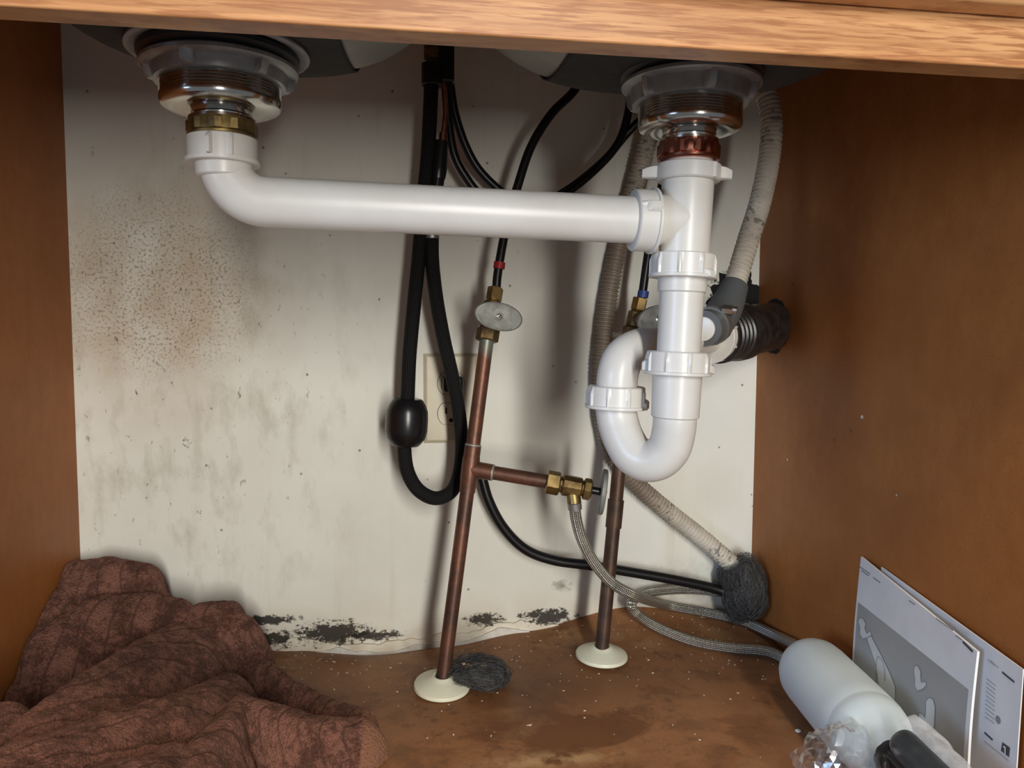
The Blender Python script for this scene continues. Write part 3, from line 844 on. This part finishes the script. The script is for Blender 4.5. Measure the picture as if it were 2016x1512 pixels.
# braided hose
BH = [dn, at(1134, 1020, -.158), at(1145, 1060, -.150), at(1168, 1105, -.13), at(1203, 1146, -.115), at(1250, 1172, -.11)]
def onf(px, py, z=.007):
    h = z
    for _ in range(12):
        p = atz(px, py, h); h = floorz(p.x, min(p.y, 0))+z
    if p.y > -.012: p = at(px, py, -.012)
    if p.x > .866: p = atx(px, py, .866)
    return p
BH += [onf(1315, 1192, .016), onf(1390, 1206, .012), onf(1460, 1222, .009), onf(1520, 1248, .008), onf(1575, 1275, .0075), onf(1612, 1300, .0075)]
BHb = [onf(1600, 1316, .0075), onf(1560, 1304, .0075), onf(1510, 1283, .0075), onf(1440, 1276, .0075), onf(1370, 1264, .008), onf(1305, 1240, .010), onf(1258, 1212, .014), onf(1243, 1190, .018), onf(1262, 1170, .024), onf(1305, 1162, .026), onf(1360, 1160, .026), onf(1420, 1166, .022), at(1460, 1178, -.035)]
bh = thing('braided_hose', 'braided steel water hose coiling on the cabinet floor beside the bottle', 'hose', dn)
full = BH+BHb
bm = BM(); tube(bm, resample(catmull(full, 12), .003), .0066, 24); obj('hose', bm, M['braid'], bh)
bm = BM(); u_ = (BH[1]-dn).normalized(); rev(bm, dn-u_*.002, u_, [(0, .0068), (0, .0080), (.008, .0080), (.0085, .0068)], 28); obj('ferrule', bm, M['steel'], bh)

# ------------------------------------------------------------------ outlet and cord
oc = at(886, 784, 0); ox0 = at(834, 784, 0).x; ox1 = at(940, 784, 0).x; oz1 = at(886, 696, 0).z; oz0 = at(886, 871, 0).z
out = thing('wall_outlet', 'ivory duplex outlet with cover plate on the back wall', 'electrical outlet', ((ox0+ox1)/2, 0, (oz0+oz1)/2))
ocx, ocz = (ox0+ox1)/2, (oz0+oz1)/2
bm = BM()
# plate with two rounded openings suggested by raised receptacle faces
n = 4
v = [bm.verts.new((x, y, z)) for (x, y, z) in ((ox0, -.0002, oz0), (ox1, -.0002, oz0), (ox1, -.0002, oz1), (ox0, -.0002, oz1), (ox0, -.002, oz0), (ox1, -.002, oz0), (ox1, -.002, oz1), (ox0, -.002, oz1), (ox0+.004, -.0055, oz0+.004), (ox1-.004, -.0055, oz0+.004), (ox1-.004, -.0055, oz1-.004), (ox0+.004, -.0055, oz1-.004))]
for a, b in ((0, 4), (4, 8)):
    for k in range(4): bm.faces.new((v[a+k], v[a+(k+1) % 4], v[b+(k+1) % 4], v[b+k]))
bm.faces.new(v[8:12]); bm.faces.new(v[0:4])
obj('cover_plate', bm, M['ivory'], out, sharp=20, bevel=.0006)
for s in (1, -1):
    cz_ = ocz+s*.0195
    def recept(name, r, y0, y1, m):
        bm = BM(); pts_ = []
        for i in range(48):
            th = 2*PI*i/48; x = r*math.cos(th); z = max(-r*.80, min(r*.80, r*math.sin(th)))
            pts_.append((ocx+x, cz_+z))
        a = [bm.verts.new((x, y0, z)) for x, z in pts_]; b = [bm.verts.new((x, y1, z)) for x, z in pts_]
        for i in range(48): bm.faces.new((a[i], a[(i+1) % 48], b[(i+1) % 48], b[i]))
        bm.faces.new(a); bm.faces.new(b)
        return obj(name, bm, m, out)
    recept('opening_gap', .0178, -.0054, -.0057, M['dark'])
    rc = recept('receptacle', .0172, -.0054, -.0068, M['ivory'])
    bm = BM()
    for dx, hh in ((-.0064, .0040), (.0064, .0034)): box(bm, (ocx+dx-.0011, -.0071, cz_+.004-hh), (ocx+dx+.0011, -.0066, cz_+.004+hh))
    rev(bm, (ocx, -.0066, cz_-.0085), (0, -1, 0), [(0, .0027), (.0005, .0027)], 20)
    obj('slots', bm, M['dark'], rc)
bm = BM(); rev(bm, (ocx, -.0055, ocz), (0, -1, 0), [(0, .0033), (.0008, .0030), (.0011, .002)], 20); obj('screw', bm, M['ivory'], out)

cord = thing('power_cord', 'black power cord from the plug in the upper socket to the corner', 'power cord', (ocx, -.01, ocz+.02))
bm = BM(); zc = ocz+.0195
box(bm, (ocx-.0115, -.028, zc-.010), (ocx+.0145, -.0071, zc+.010)); obj('plug', bm, M['blackplastic'], cord, bevel=.004)
cp_ = catmull([(ocx+.002, -.026, zc-.002), (ocx+.006, -.033, zc-.018), (ocx+.013, -.030, zc-.05), (ocx+.022, -.026, zc-.09), at(944, 925, -.028), at(962, 985, -.03), at(992, 1040, -.03), at(1035, 1082, -.03), at(1090, 1103, -.03), at(1160, 1113, -.03), at(1240, 1126, -.03), at(1330, 1142, -.032), at(1410, 1160, -.035), at(1462, 1182, -.045)], 10)
bm = BM(); tube(bm, resample(cp_, .004), .0066, 20, True, lambda s: .0040 if s < .10 else min(.0066, .004+(s-.10)*.1)); obj('cord', bm, M['blackhose'], cord)

# ------------------------------------------------------------------ steel wool
wool_m = simple('grey_steel_wool', (.10, .10, .10), (.17, .165, .16), rough=.5, metal=.5, scale=120)
def wool(name, label, c, rx, ry, rz, n, seed, rotz=0, tan=False):
    rnd = random.Random(seed)
    t = thing(name, label, 'steel wool', (c[0], c[1], c[2]-rz))
    bm = BM()
    bmesh.ops.create_icosphere(bm, subdivisions=5, radius=1)
    for v in bm.verts:
        p = v.co.copy(); k = 1+.22*noise.noise(p*1.6+Vector((seed, 0, 0)))+.07*noise.noise(p*6)
        q = Vector((p.x*rx, p.y*ry, p.z*rz))*k*.93
        q.rotate(Matrix.Rotation(rotz, 3, 'Y')); v.co = Vector(c)+q
    core = obj('core', bm, wool_core, t)
    bm = BM()
    for i in range(n):
        p = Vector((rnd.gauss(0, 1), rnd.gauss(0, 1), rnd.gauss(0, 1))).normalized()
        d = Vector((rnd.gauss(0, 1), rnd.gauss(0, 1), rnd.gauss(0, 1))).normalized()
        P_ = []; L = rnd.uniform(.5, 1.3); rad = rnd.uniform(.9, 1.16)
        d = (d-p*d.dot(p)*.75).normalized(); w = rnd.uniform(-2.5, 2.5)
        q = p.copy()
        for s in range(8):
            k = (1+.22*noise.noise(q.normalized()*1.6+Vector((seed, 0, 0))))*rad
            u = q.normalized()*k
            e = Vector((u.x*rx, u.y*ry, u.z*rz)); e.rotate(Matrix.Rotation(rotz, 3, 'Y')); P_.append(Vector(c)+e)
            d.rotate(Matrix.Rotation(w*.14, 3, p)); q = q+d*L/8+p*.015*rnd.uniform(-1, 1.5)
        P_ = [a for a in P_ if a.x < W-.0008 and a.y < -.0008 and a.z > floorz(a.x, a.y)+.0004]
        if len(P_) > 2: tube(bm, P_, .0002, 3, False)
    o = obj('fibres', bm, wool_m, t, sharp=0); o['kind'] = 'stuff'
    return t
t = NT('wool_core'); P = t.P()
cc_ = t.mix(t.ramp(t.noise(P, 300, 6, .8), .35, .65), (.018, .018, .018), (.12, .118, .112)); t.base(cc_, .8); t.bump(t.noise(P, 500, 6, .8), 1, .004); wool_core = t.m
cw = at(1478, 1150, -.045)
wool('steel_wool', 'tall dark grey wad of steel wool plugging the back right corner', (W-.031, -.040, at(1478, 1158, -.04).z), .029, .032, .040, 1700, 3)
c2 = at(952, 1316, -.12); c2.z = .018+floorz(c2.x, c2.y)
c2 = atz(945, 1320, .018)
wl2 = wool('steel_wool', 'small dark grey wad of steel wool with a tan crust beside the left collar', (c2.x, c2.y, .0165+floorz(c2.x, c2.y)), .033, .024, .0165, 1300, 5, rotz=.12)
# tan crust line on it
bm = BM(); rnd = random.Random(4)
for i in range(70):
    s = rnd.uniform(0, 1); p = Vector((c2.x-.020+.028*s+rnd.gauss(0, .0012), c2.y-.0105+rnd.gauss(0, .0012)+.002*s, 0))
    p.z = .0305+rnd.gauss(0, .001)-.004*s
    bmesh.ops.create_icosphere(bm, subdivisions=1, radius=rnd.uniform(.0007, .0016), matrix=Matrix.Translation(p))
o = obj('crust', bm, simple('tan_crust', (.50, .36, .22), (.34, .24, .14), rough=.9, scale=200), wl2, sharp=0); o['label'] = 'tan crumbly crust'; o['kind'] = 'stuff'

# ------------------------------------------------------------------ towel
t = NT('brown_terry')
P = t.P()
fib = t.noise(P, 420, 4, .8)
pat = t.ramp(t.noise(P, 34, 9, .9), .455, .545)
col = t.mix(pat, (.060, .020, .013), (.25, .108, .078))
col = t.mix(t.ramp(fib, .4, .65, 0, .35), col, (.26, .12, .085))
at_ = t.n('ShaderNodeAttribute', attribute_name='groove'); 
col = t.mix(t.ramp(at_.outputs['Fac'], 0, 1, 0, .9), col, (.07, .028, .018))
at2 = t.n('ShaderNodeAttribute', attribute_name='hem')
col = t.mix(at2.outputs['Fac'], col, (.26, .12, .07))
t.base(col, .95, Sheen_Weight=.22, Sheen_Roughness=.5, Sheen_Tint=(.8, .6, .5), Specular_IOR_Level=.1)
bp = t.bump(t.noise(P, 700, 3, .8), .7, .0022)
vo = t.n('ShaderNodeTexVoronoi'); t.l(t.mapping(P, (1, 1, 1)), vo.inputs['Vector']); vo.inputs['Scale'].default_value = 430
t.bump(vo.outputs['Distance'], .8, .003, bp)
M['terry'] = t.m
def seg_d(p, a, b):
    ab = b-a; L = ab.length_squared
    s = 0 if L == 0 else max(0, min(1, (p-a).dot(ab)/L))
    return (p-(a+ab*s)).length, s
# ridges: list of (px, py, y_depth, half width), world height comes from the pixel
# (px, py, depth y if negative else height z, width behind the crest, width in front of it)
RD = [
 [(150, 1108, -.045, .04, .06), (215, 1098, -.05, .04, .07), (275, 1110, -.055, .04, .055), (320, 1165, -.06, .03, .035)],
 [(155, 1108, -.05, .012, .05), (100, 1200, -.10, .012, .05), (40, 1290, -.15, .012, .05), (5, 1345, -.18, .012, .05)],
 [(-60, 1190, -.11, .05, .10), (50, 1172, -.09, .05, .09), (120, 1160, -.075, .04, .06)],
 [(90, 1235, -.125, .03, .08), (190, 1175, -.10, .03, .08), (290, 1166, -.088, .03, .07), (345, 1180, -.085, .03, .05), (385, 1205, -.085, .03, .04)],
 [(365, 1208, -.085, .03, .05), (400, 1190, -.08, .03, .05), (450, 1187, -.078, .03, .04), (482, 1215, -.078, .028, .03)],
 [(-50, 1480, .082, .02, .10), (50, 1412, .086, .014, .09), (135, 1348, .088, .012, .085), (230, 1280, .088, .012, .085), (330, 1233, .080, .014, .080), (425, 1212, .069, .016, .065), (480, 1228, .056, .020, .045), (490, 1258, .042, .022, .030)],
 [(-60, 1380, .10, .03, .06), (0, 1388, .09, .03, .05), (60, 1440, .075, .03, .06)],
 [(-60, 1520, .100, .05, .10), (60, 1470, .098, .05, .10), (200, 1420, .090, .05, .09), (300, 1390, .080, .045, .07), (380, 1365, .066, .035, .05), (440, 1330, .050, .030, .035)],
 [(-60, 1660, .10, .09, .09), (100, 1580, .10, .09, .09), (250, 1520, .09, .07, .08), (345, 1480, .076, .05, .04)],
 [(462, 1372, .052, .020, .030), (440, 1415, .060, .024, .030), (400, 1470, .068, .028, .036), (350, 1540, .072, .03, .04)],
 [(455, 1365, .050, .022, .026), (520, 1388, .050, .024, .022), (590, 1412, .046, .028, .024), (650, 1424, .041, .032, .026), (700, 1424, .034, .032, .032)],
 [(488, 1285, .032, .02, .026), (520, 1310, .034, .016, .024), (560, 1338, .031, .014, .024), (620, 1368, .027, .014, .028), (670, 1388, .027, .016, .030), (712, 1405, .026, .02, .026)],
]
rid = []
for path in RD:
    q = []
    for px, py, y, wb_, wf_ in path:
        p = at(px, py, y) if y < 0 else atz(px, py, y); q.append((Vector((p.x, p.y)), p.z, wb_, wf_))
    rid.append(q)
def towel_h(x, y):
    p = Vector((x+.007*noise.noise(Vector((x*20, y*20, 1.3)))+.002*noise.noise(Vector((x*70, y*70, 1.3))), y+.007*noise.noise(Vector((x*20, y*20, 7.3)))))
    best = []
    for q in rid:
        hh = -1
        for (a, za, ba, fa_), (b, zb_, bb_, fb_) in zip(q, q[1:]):
            d, s = seg_d(p, a, b); near = a+(b-a)*s; z = za+(zb_-za)*s
            t_ = b-a; nrm = Vector((t_.y, -t_.x)); 
            if nrm.y > 0: nrm = -nrm
            side = (p-near).dot(nrm.normalized())/max(d, 1e-6)   # +1 in front, -1 behind
            k = .5+.5*side
            w = (ba+(bb_-ba)*s)*(1-k)+(fa_+(fb_-fa_)*s)*k
            if d < w: hh = max(hh, z*(1-(d/w)**(3-1.1*k))**(.5+.25*k))
        best.append(hh)
    h = max(best)
    if h < 0: return -1, 0
    k = 1100
    s = sum(math.exp(k*(b-h)) for b in best if b > 0)
    return h+math.log(s)/k*.5, 0
bm = BM(); gx, gy = 380, 420
x0_, x1_, y0_, y1_ = .0015, .400, -.46, -.003
gl = bm.verts.layers.float.new('groove'); hl = bm.verts.layers.float.new('hem')
grid = [[None]*(gy+1) for _ in range(gx+1)]
HT = [[0]*(gy+1) for _ in range(gx+1)]
for i in range(gx+1):
    for j in range(gy+1):
        x = x0_+(x1_-x0_)*i/gx; y = y0_+(y1_-y0_)*j/gy
        h, _ = towel_h(x, y)
        HT[i][j] = h
for i in range(gx+1):
    for j in range(gy+1):
        h = HT[i][j]
        if h < .0045: continue
        x = x0_+(x1_-x0_)*i/gx; y = y0_+(y1_-y0_)*j/gy
        # ribs running diagonally, following the folds
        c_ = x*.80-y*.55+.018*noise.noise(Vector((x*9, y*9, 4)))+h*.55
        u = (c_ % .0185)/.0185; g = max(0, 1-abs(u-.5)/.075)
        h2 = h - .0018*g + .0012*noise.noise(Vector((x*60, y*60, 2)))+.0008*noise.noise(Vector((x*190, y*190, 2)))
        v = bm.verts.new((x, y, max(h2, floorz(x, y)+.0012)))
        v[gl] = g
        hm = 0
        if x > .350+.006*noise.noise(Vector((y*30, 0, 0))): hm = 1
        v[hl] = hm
        grid[i][j] = v
for i in range(gx):
    for j in range(gy):
        q = (grid[i][j], grid[i+1][j], grid[i+1][j+1], grid[i][j+1])
        if all(q): bm.faces.new(q)
# skirt to the floor
bnd = [e for e in bm.edges if len(e.link_faces) == 1]
r_ = bmesh.ops.extrude_edge_only(bm, edges=bnd)
for v in r_['geom']:
    if isinstance(v, bmesh.types.BMVert): v.co.z = floorz(v.co.x, v.co.y)+.0003
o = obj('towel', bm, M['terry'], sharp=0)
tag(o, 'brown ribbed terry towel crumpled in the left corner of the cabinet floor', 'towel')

# ------------------------------------------------------------------ bottle
t = NT('translucent_bottle')
t.base((.60, .69, .72), .42, Subsurface_Weight=.6, Subsurface_Radius=(.02, .025, .028), Transmission_Weight=.0, Specular_IOR_Level=.35)
M['bottle'] = t.m
RB = .0375
b0_ = atx(1607, 1290, .828); b0_.z = RB+.003
b1_ = atz(1795, 1520, .050)
bdv = (b1_-b0_); bdv.z = .004; bdv.normalize()
bot = thing('spray_bottle', 'white translucent plastic bottle lying on its side at the right, black sprayer toward the viewer', 'bottle', (b0_.x, b0_.y, 0))
bm = BM(); LB = .150
prof = [(-.030, .0005), (-.0297, .010), (-.028, .020), (-.0235, .0285), (-.016, .0340), (-.006, .0368), (.006, RB), (.05, RB), (.10, RB), (.118, .0372), (.120, .0366), (.122, .0370), (.132, .0355), (.142, .0318), (.151, .0250), (.158, .0185), (.162, .0150), (.170, .0140)]
rev(bm, b0_, bdv, prof, 72); obj('bottle_body', bm, M['bottle'], bot)
M['sprayer'] = simple('dark_sprayer', (.030, .036, .040), (.05, .058, .062), rough=.34, scale=40)
sp0 = b0_+bdv*.166
bm = BM(); rev(bm, sp0, bdv, [(0, .012), (0, .0158), (.018, .0162), (.020, .0150), (.020, .008)], 48, lambda th, t_, r: r+(.0004 if int(th*12) % 2 else 0)); obj('collar', bm, M['blackplastic'], bot)
# sprayer head: rounded cover lying along the axis, leaning right
hy = (b0_+bdv*.166).y
hp = at(1768, 1452, hy-.012)
he_ = at(1880, 1570, hy-.075)
sd = (he_-hp).normalized()
bm = BM()
rev(bm, hp, sd, [(0, .002), (.0010, .007), (.0035, .0108), (.008, .0130), (.014, .0138), (.03, .0140), (.06, .0150), (.085, .0158), (.087, .010)], 48); obj('sprayer_head', bm, M['sprayer'], bot)
bm = BM(); q_ = hp-up*.010-rt*.006+sd*.004; tube(bm, [q_, q_+sd*.02, q_+sd*.05-up*.006], .0075, 20); obj('trigger', bm, M['blackplastic'], bot)

# ------------------------------------------------------------------ booklets
t = NT('booklet_paper'); t.base(t.mix(t.ramp(t.noise(t.P(), 15, 3), .4, .6), (.74, .74, .75), (.68, .68, .69)), .5, Subsurface_Weight=0.0); M['paper'] = t.m
M['pic'] = simple('printed_grey', (.33, .325, .32), (.36, .355, .35), rough=.45, scale=20)
M['ink'] = simple('printed_ink', (.06, .06, .065), rough=.5)
M['midink'] = simple('printed_mid_ink', (.25, .25, .26), rough=.5)
M['skin'] = simple('printed_pale', (.60, .60, .59), rough=.5)
def sheet_map(TL, TR, BR, BL, bow):
    def f(u, v, off=0.0):
        a = TL.lerp(TR, u); b = BL.lerp(BR, u); p = a.lerp(b, v)
        nrm = (TR-TL).cross(BL-TL).normalized()
        if nrm.x > 0: nrm = -nrm
        return p+nrm*(bow*math.sin(PI*v)*1.0+off)
    return f
def sheet(name, f, parent, m, thick, u0=0, v0=0, u1=1, v1=1, off=0., n=24):
    bm = BM(); A_ = []; B_ = []
    for lst, o_ in ((A_, off), (B_, off-thick)):
        for i in range(n+1): lst.append([bm.verts.new(f(u0+(u1-u0)*i/n, v0+(v1-v0)*j/n, o_)) for j in range(n+1)])
    for i in range(n):
        for j in range(n):
            bm.faces.new((A_[i][j], A_[i+1][j], A_[i+1][j+1], A_[i][j+1])); bm.faces.new((B_[i][j], B_[i][j+1], B_[i+1][j+1], B_[i+1][j]))
    for i in range(n):
        for (a, b) in (((i, 0), (i+1, 0)), ((i+1, n), (i, n)), ((0, i+1), (0, i)), ((n, i), (n, i+1))):
            bm.faces.new((A_[b[0]][b[1]], A_[a[0]][a[1]], B_[a[0]][a[1]], B_[b[0]][b[1]]))
    return obj(name, bm, m, parent)
def poly(name, f, parent, m, loops, off):
    bm = BM()
    for lp in loops:
        vs = [bm.verts.new(f(u, v, off)) for u, v in lp]
        es = [bm.edges.new((vs[i], vs[(i+1) % len(vs)])) for i in range(len(vs))]
        bmesh.ops.triangle_fill(bm, edges=es, use_beauty=True)
    return obj(name, bm, m, parent, sharp=0)
def strokes(name, f, parent, m, lines, w, off):
    if len(lines) > 1:
        return [strokes(name, f, parent, m, [l_], w, off) for l_ in lines]
    bm = BM()
    for ln in lines:
        P_ = [Vector(p) for p in ln]
        prev = None
        for i, p in enumerate(P_):
            d = (P_[min(i+1, len(P_)-1)]-P_[max(i-1, 0)]).normalized(); nn = Vector((-d.y, d.x))*w
            a = bm.verts.new(f(p.x+nn.x, p.y+nn.y, off)); b = bm.verts.new(f(p.x-nn.x, p.y-nn.y, off))
            if prev: bm.faces.new((prev[0], a, b, prev[1]))
            prev = (a, b)
    return obj(name, bm, m, parent, sharp=0)
# front booklet: quad through pixel corners on a plane leaning on the right panel
TL = atx(1695, 1096, .8695); TR = atx(1924, 1283, .858)
BL = atx(1688, 1330, .868); 
hgt = .215
BLv = Vector((TL.x-.004, TL.y+.002, .003)); BRv = Vector((TR.x-.004, TR.y-.0015, .003))
front = thing('instruction_booklet', 'white booklet with a grey printed picture, leaning on the right panel behind the bottle', 'booklet', (BLv.x, BLv.y, 0))
fB = sheet_map(TL, TR, BRv, BLv, .0022)
sheet('page', fB, front, M['paper'], .0022)
# helper: pixel -> uv of the booklet
def uvof(f, px, py, TLq, TRq, BRq, BLq):
    # intersect with the mean plane then bilinear solve
    nrm = (TRq-TLq).cross(BLq-TLq).normalized(); d = ray(px, py)
    s = (TLq-CAM).dot(nrm)/d.dot(nrm); p = CAM+d*s
    u, v = .5, .5
    for _ in range(30):
        a = TLq.lerp(TRq, u); b = BLq.lerp(BRq, u); q = a.lerp(b, v); e = p-q
        du = (TRq-TLq).lerp(BRq-BLq, v); dv = b-a
        # least squares 2x2
        A11, A12, A22 = du.dot(du), du.dot(dv), dv.dot(dv); r1, r2 = du.dot(e), dv.dot(e); D_ = A11*A22-A12*A12
        u += (r1*A22-r2*A12)/D_; v += (r2*A11-r1*A12)/D_
    return u, v
FQ = (TL, TR, BRv, BLv)
fp = lambda l: [uvof(fB, x, y, *FQ) for x, y in l]
a = fp([(1684, 1178), (1911, 1358), (1913, 1500), (1684, 1266)])
u0 = .03; u1 = a[1][0]
pu0, pv0, pu1 = max(.02, a[0][0]), a[0][1], a[1][0]
sheet('printed_picture', lambda u, v, o=0: fB(u, v+ (a[1][1]-a[0][1])*(u-pu0)/(pu1-pu0)*(1-(v-pv0)/(.97-pv0)), o), front, M['pic'], .0001, pu0, pv0, pu1, .97, off=.0002)
hands = [[(1696, 1217), (1703, 1217), (1709, 1228), (1707, 1237), (1711, 1247), (1718, 1242), (1720, 1251), (1711, 1256), (1703, 1258), (1697, 1247), (1698, 1235), (1694, 1225)],
         [(1711, 1256), (1720, 1252), (1740, 1290), (1757, 1325), (1768, 1352), (1767, 1380), (1735, 1350), (1729, 1310)],
         [(1806, 1310), (1812, 1311), (1818, 1322), (1818, 1332), (1819, 1343), (1828, 1342), (1829, 1350), (1822, 1357), (1812, 1360), (1806, 1350), (1807, 1338), (1804, 1322)],
         [(1828, 1380), (1835, 1373), (1843, 1377), (1847, 1392), (1845, 1432), (1830, 1440), (1812, 1430), (1814, 1404), (1820, 1405), (1827, 1413), (1828, 1400)]]
HL = [fp(h) for h in hands]
poly('printed_hands', fB, front, M['skin'], HL, .0004)
strokes('printed_outline', fB, front, M['midink'], [h+[h[0]] for h in HL]+[fp([(1729, 1345), (1730, 1300), (1734, 1292), (1742, 1300), (1747, 1318), (1747, 1340)])], .0022, .0006)
tl = []
for x, y, L_ in ((1694, 1116, 20), (1697, 1123, 15), (1720, 1137, 14), (1790, 1182, 12), (1843, 1217, 34), (1880, 1241, 18), (1882, 1251, 13)):
    tl.append(fp([(x, y), (x+L_, y+L_*.72)]))
strokes('printed_text', fB, front, M['midink'], tl, .0035, .0003)
strokes('bold_text', fB, front, M['ink'], [fp([(1896, 1263), (1916, 1283)])], .008, .0003)

# second booklet behind
TL2 = atx(1735, 1116, .8735); TR2 = atx(2014, 1318, .868)
BL2 = Vector((.869, TL2.y, .003)); BR2 = Vector((.8660, TR2.y, .003))
back = thing('instruction_leaflet', 'taller white leaflet with a black numbered square, tucked behind the booklet', 'booklet', (BL2.x, BL2.y, 0))
fC = sheet_map(TL2, TR2, BR2, BL2, .0)
SQ = (TL2, TR2, BR2, BL2)
fq = lambda l: [uvof(fC, x, y, *SQ) for x, y in l]
sheet('page', fC, back, M['paper'], .0010)
tl = [fq([(1950, 1300), (1966, 1315)]), fq([(1945, 1298), (1958, 1311)])]
for k in range(10):
    tl.append(fq([(1942-.4*k, 1336+k*8.3), (1960-.4*k, 1350+k*8.3)]))
tl += [fq([(1936, 1459), (1984, 1498)])]
strokes('printed_text', fC, back, M['midink'], tl, .0018, .0003)
strokes('bold_text', fC, back, M['ink'], [fq([(1973, 1323), (1997, 1343)]), fq([(1937, 1442), (1953, 1457)])], .006, .0003)
poly('printed_square', fC, back, M['ink'], [fq([(1972, 1461), (1987, 1472), (1985, 1491), (1969, 1478)])], .0003)
strokes('printed_digit', fC, back, M['paper'], [fq([(1978, 1470), (1978, 1484)]), fq([(1974.5, 1471), (1978, 1470)])], .0035, .0006)
poly('printed_dot', fC, back, M['midink'], [fq([(1964+5*math.cos(q), 1417+8*math.sin(q)+3*math.cos(q)) for q in [k*PI/8 for k in range(16)]])], .0003)

# ------------------------------------------------------------------ crinkled clear bag and film
t = NT('clear_film')
g = t.n('ShaderNodeBsdfGlossy'); g.inputs['Roughness'].default_value = .12; g.inputs[0].default_value = (.95, .97, 1, 1)
tr = t.n('ShaderNodeBsdfTransparent'); df = t.n('ShaderNodeBsdfTranslucent'); df.inputs[0].default_value = (.9, .9, .9, 1)
m1 = t.n('ShaderNodeMixShader'); m1.inputs[0].default_value = .27; t.l(tr.outputs[0], m1.inputs[1]); t.l(g.outputs[0], m1.inputs[2])
m2 = t.n('ShaderNodeMixShader'); m2.inputs[0].default_value = .10; t.l(m1.outputs[0], m2.inputs[1]); t.l(df.outputs[0], m2.inputs[2])
t.l(m2.outputs[0], t.t.nodes['Material Output'].inputs[0]); M['film'] = t.m
t = NT('milky_film')
d0 = t.n('ShaderNodeBsdfDiffuse'); d0.inputs[0].default_value = (.75, .78, .8, 1); tr = t.n('ShaderNodeBsdfTransparent')
m1 = t.n('ShaderNodeMixShader'); t.l(tr.outputs[0], m1.inputs[1]); t.l(d0.outputs[0], m1.inputs[2])
t.l(t.ramp(t.noise(t.P(), 60, 3), .4, .7, .22, .42), m1.inputs[0]); t.l(m1.outputs[0], t.t.nodes['Material Output'].inputs[0]); M['milky'] = t.m
def crumple(c, rx, ry, rz, seed, amp, sub=5):
    bm = BM(); bmesh.ops.create_icosphere(bm, subdivisions=sub, radius=1)
    for v in bm.verts:
        p = v.co.copy()
        d = noise.voronoi(p*1.35+Vector((seed, 0, 0)))[0]; k = 1+amp*((d[1]-d[0])*1.4-.5)+amp*.4*noise.noise(p*6)
        q = Vector((p.x*rx, p.y*ry, p.z*rz))*k
        v.co = Vector(c)+q
        v.co.z = max(v.co.z, .0012+floorz(v.co.x, v.co.y))
    return bm
bc_ = atz(1650, 1512, .028)
bag = obj('plastic_bag', crumple((bc_.x-.002, bc_.y-.006, .030), .040, .034, .042, 2, .30, 4), M['film'], sharp=4)
tag(bag, 'crumpled clear plastic bag on the floor in front of the bottle', 'plastic bag')
bm = BM(); rev(bm, (bc_.x+.004, bc_.y-.030, .014), (.8, .2, .3), [(0, .004), (.001, .006), (.014, .006), (.015, .009), (.020, .009), (.021, .005)], 24)
rev(bm, (bc_.x-.030, bc_.y-.026, .008), (.9, .3, .0), [(0, .004), (.001, .006), (.018, .006), (.019, .005)], 24)
o = obj('plug_fitting', bm, M['blackplastic']); tag(o, 'small black plastic fitting inside the crumpled clear bag', 'fitting')
# milky film over the sprayer: draped curved sheet
fm = BM(); n = 40
g_ = []
fa = b0_+bdv*.120+Vector((.028, 0, .030))
for i in range(n+1):
    row = []
    for j in range(n+1):
        u, v = i/n, j/n
        p = hp+sd*(.085*u)+rt*(.002+.034*v)*1.0+up*(.012+.012*math.sin(PI*v)-.030*v*v)
        p = p+Vector((1, 0, 1))*.0022*noise.noise(Vector((u*5, v*5, 3)))+Vector((0, 0, .0))
        p.x = min(p.x, .8585)
        row.append(fm.verts.new(p))
    g_.append(row)
for i in range(n):
    for j in range(n): fm.faces.new((g_[i][j], g_[i+1][j], g_[i+1][j+1], g_[i][j+1]))
o = obj('plastic_sleeve', fm, M['milky'], sharp=0); tag(o, 'milky translucent plastic film draped beside the bottle sprayer', 'plastic film')
so = o.modifiers.new('t', 'SOLIDIFY'); so.thickness = .0002

# ------------------------------------------------------------------ crumbs
rnd = random.Random(12)
M['crumb'] = simple('pale_crumbs', (.70, .62, .50), (.55, .42, .28), rough=.8, scale=200)
bm = BM()
for i in range(330):
    x = rnd.uniform(.20, .86); y = -abs(rnd.gauss(0, .13))-.01
    if y < -.40 or towel_h(x, y)[0] > 0: continue
    z = floorz(x, y)
    s = rnd.uniform(.0003, .0009)*(1.6 if rnd.random() < .08 else 1)
    Mx = Matrix.Translation((x, y, z+s*.5)) @ Matrix.Rotation(rnd.uniform(0, 6), 4, 'Z') @ Matrix.Diagonal((rnd.uniform(1, 2.4), rnd.uniform(.6, 1), .6, 1))
    bmesh.ops.create_cube(bm, size=s*1.6, matrix=Mx)
o = obj('crumbs', bm, M['crumb'], sharp=0); tag(o, 'scattered pale crumbs and sawdust over the cabinet floor', 'debris', kind='stuff')
def chip(px, py, L_, w, a, label, m):
    p = atz(px, py, .001); z = floorz(p.x, p.y)
    bm = BM(); box(bm, (-L_/2, -w/2, 0), (L_/2, w/2, w*.5), Matrix.Translation((p.x, p.y, z+.0006)) @ Matrix.Rotation(a, 4, 'Z'))
    o = obj('debris_chip', bm, m, bevel=.0003); tag(o, label, 'debris')
chip(1390, 1233, .015, .0035, -.25, 'small tan wood sliver lying inside the coil of braided hose', simple('sliver', (.62, .45, .28), rough=.7))
chip(1571, 1440, .004, .004, .3, 'tiny white square crumb on the floor left of the bottle', simple('white_crumb', (.85, .83, .78), rough=.7))
chip(1042, 1427, .006, .0012, .2, 'tiny pale curved crumb on the bare floor near the front', M['crumb'])
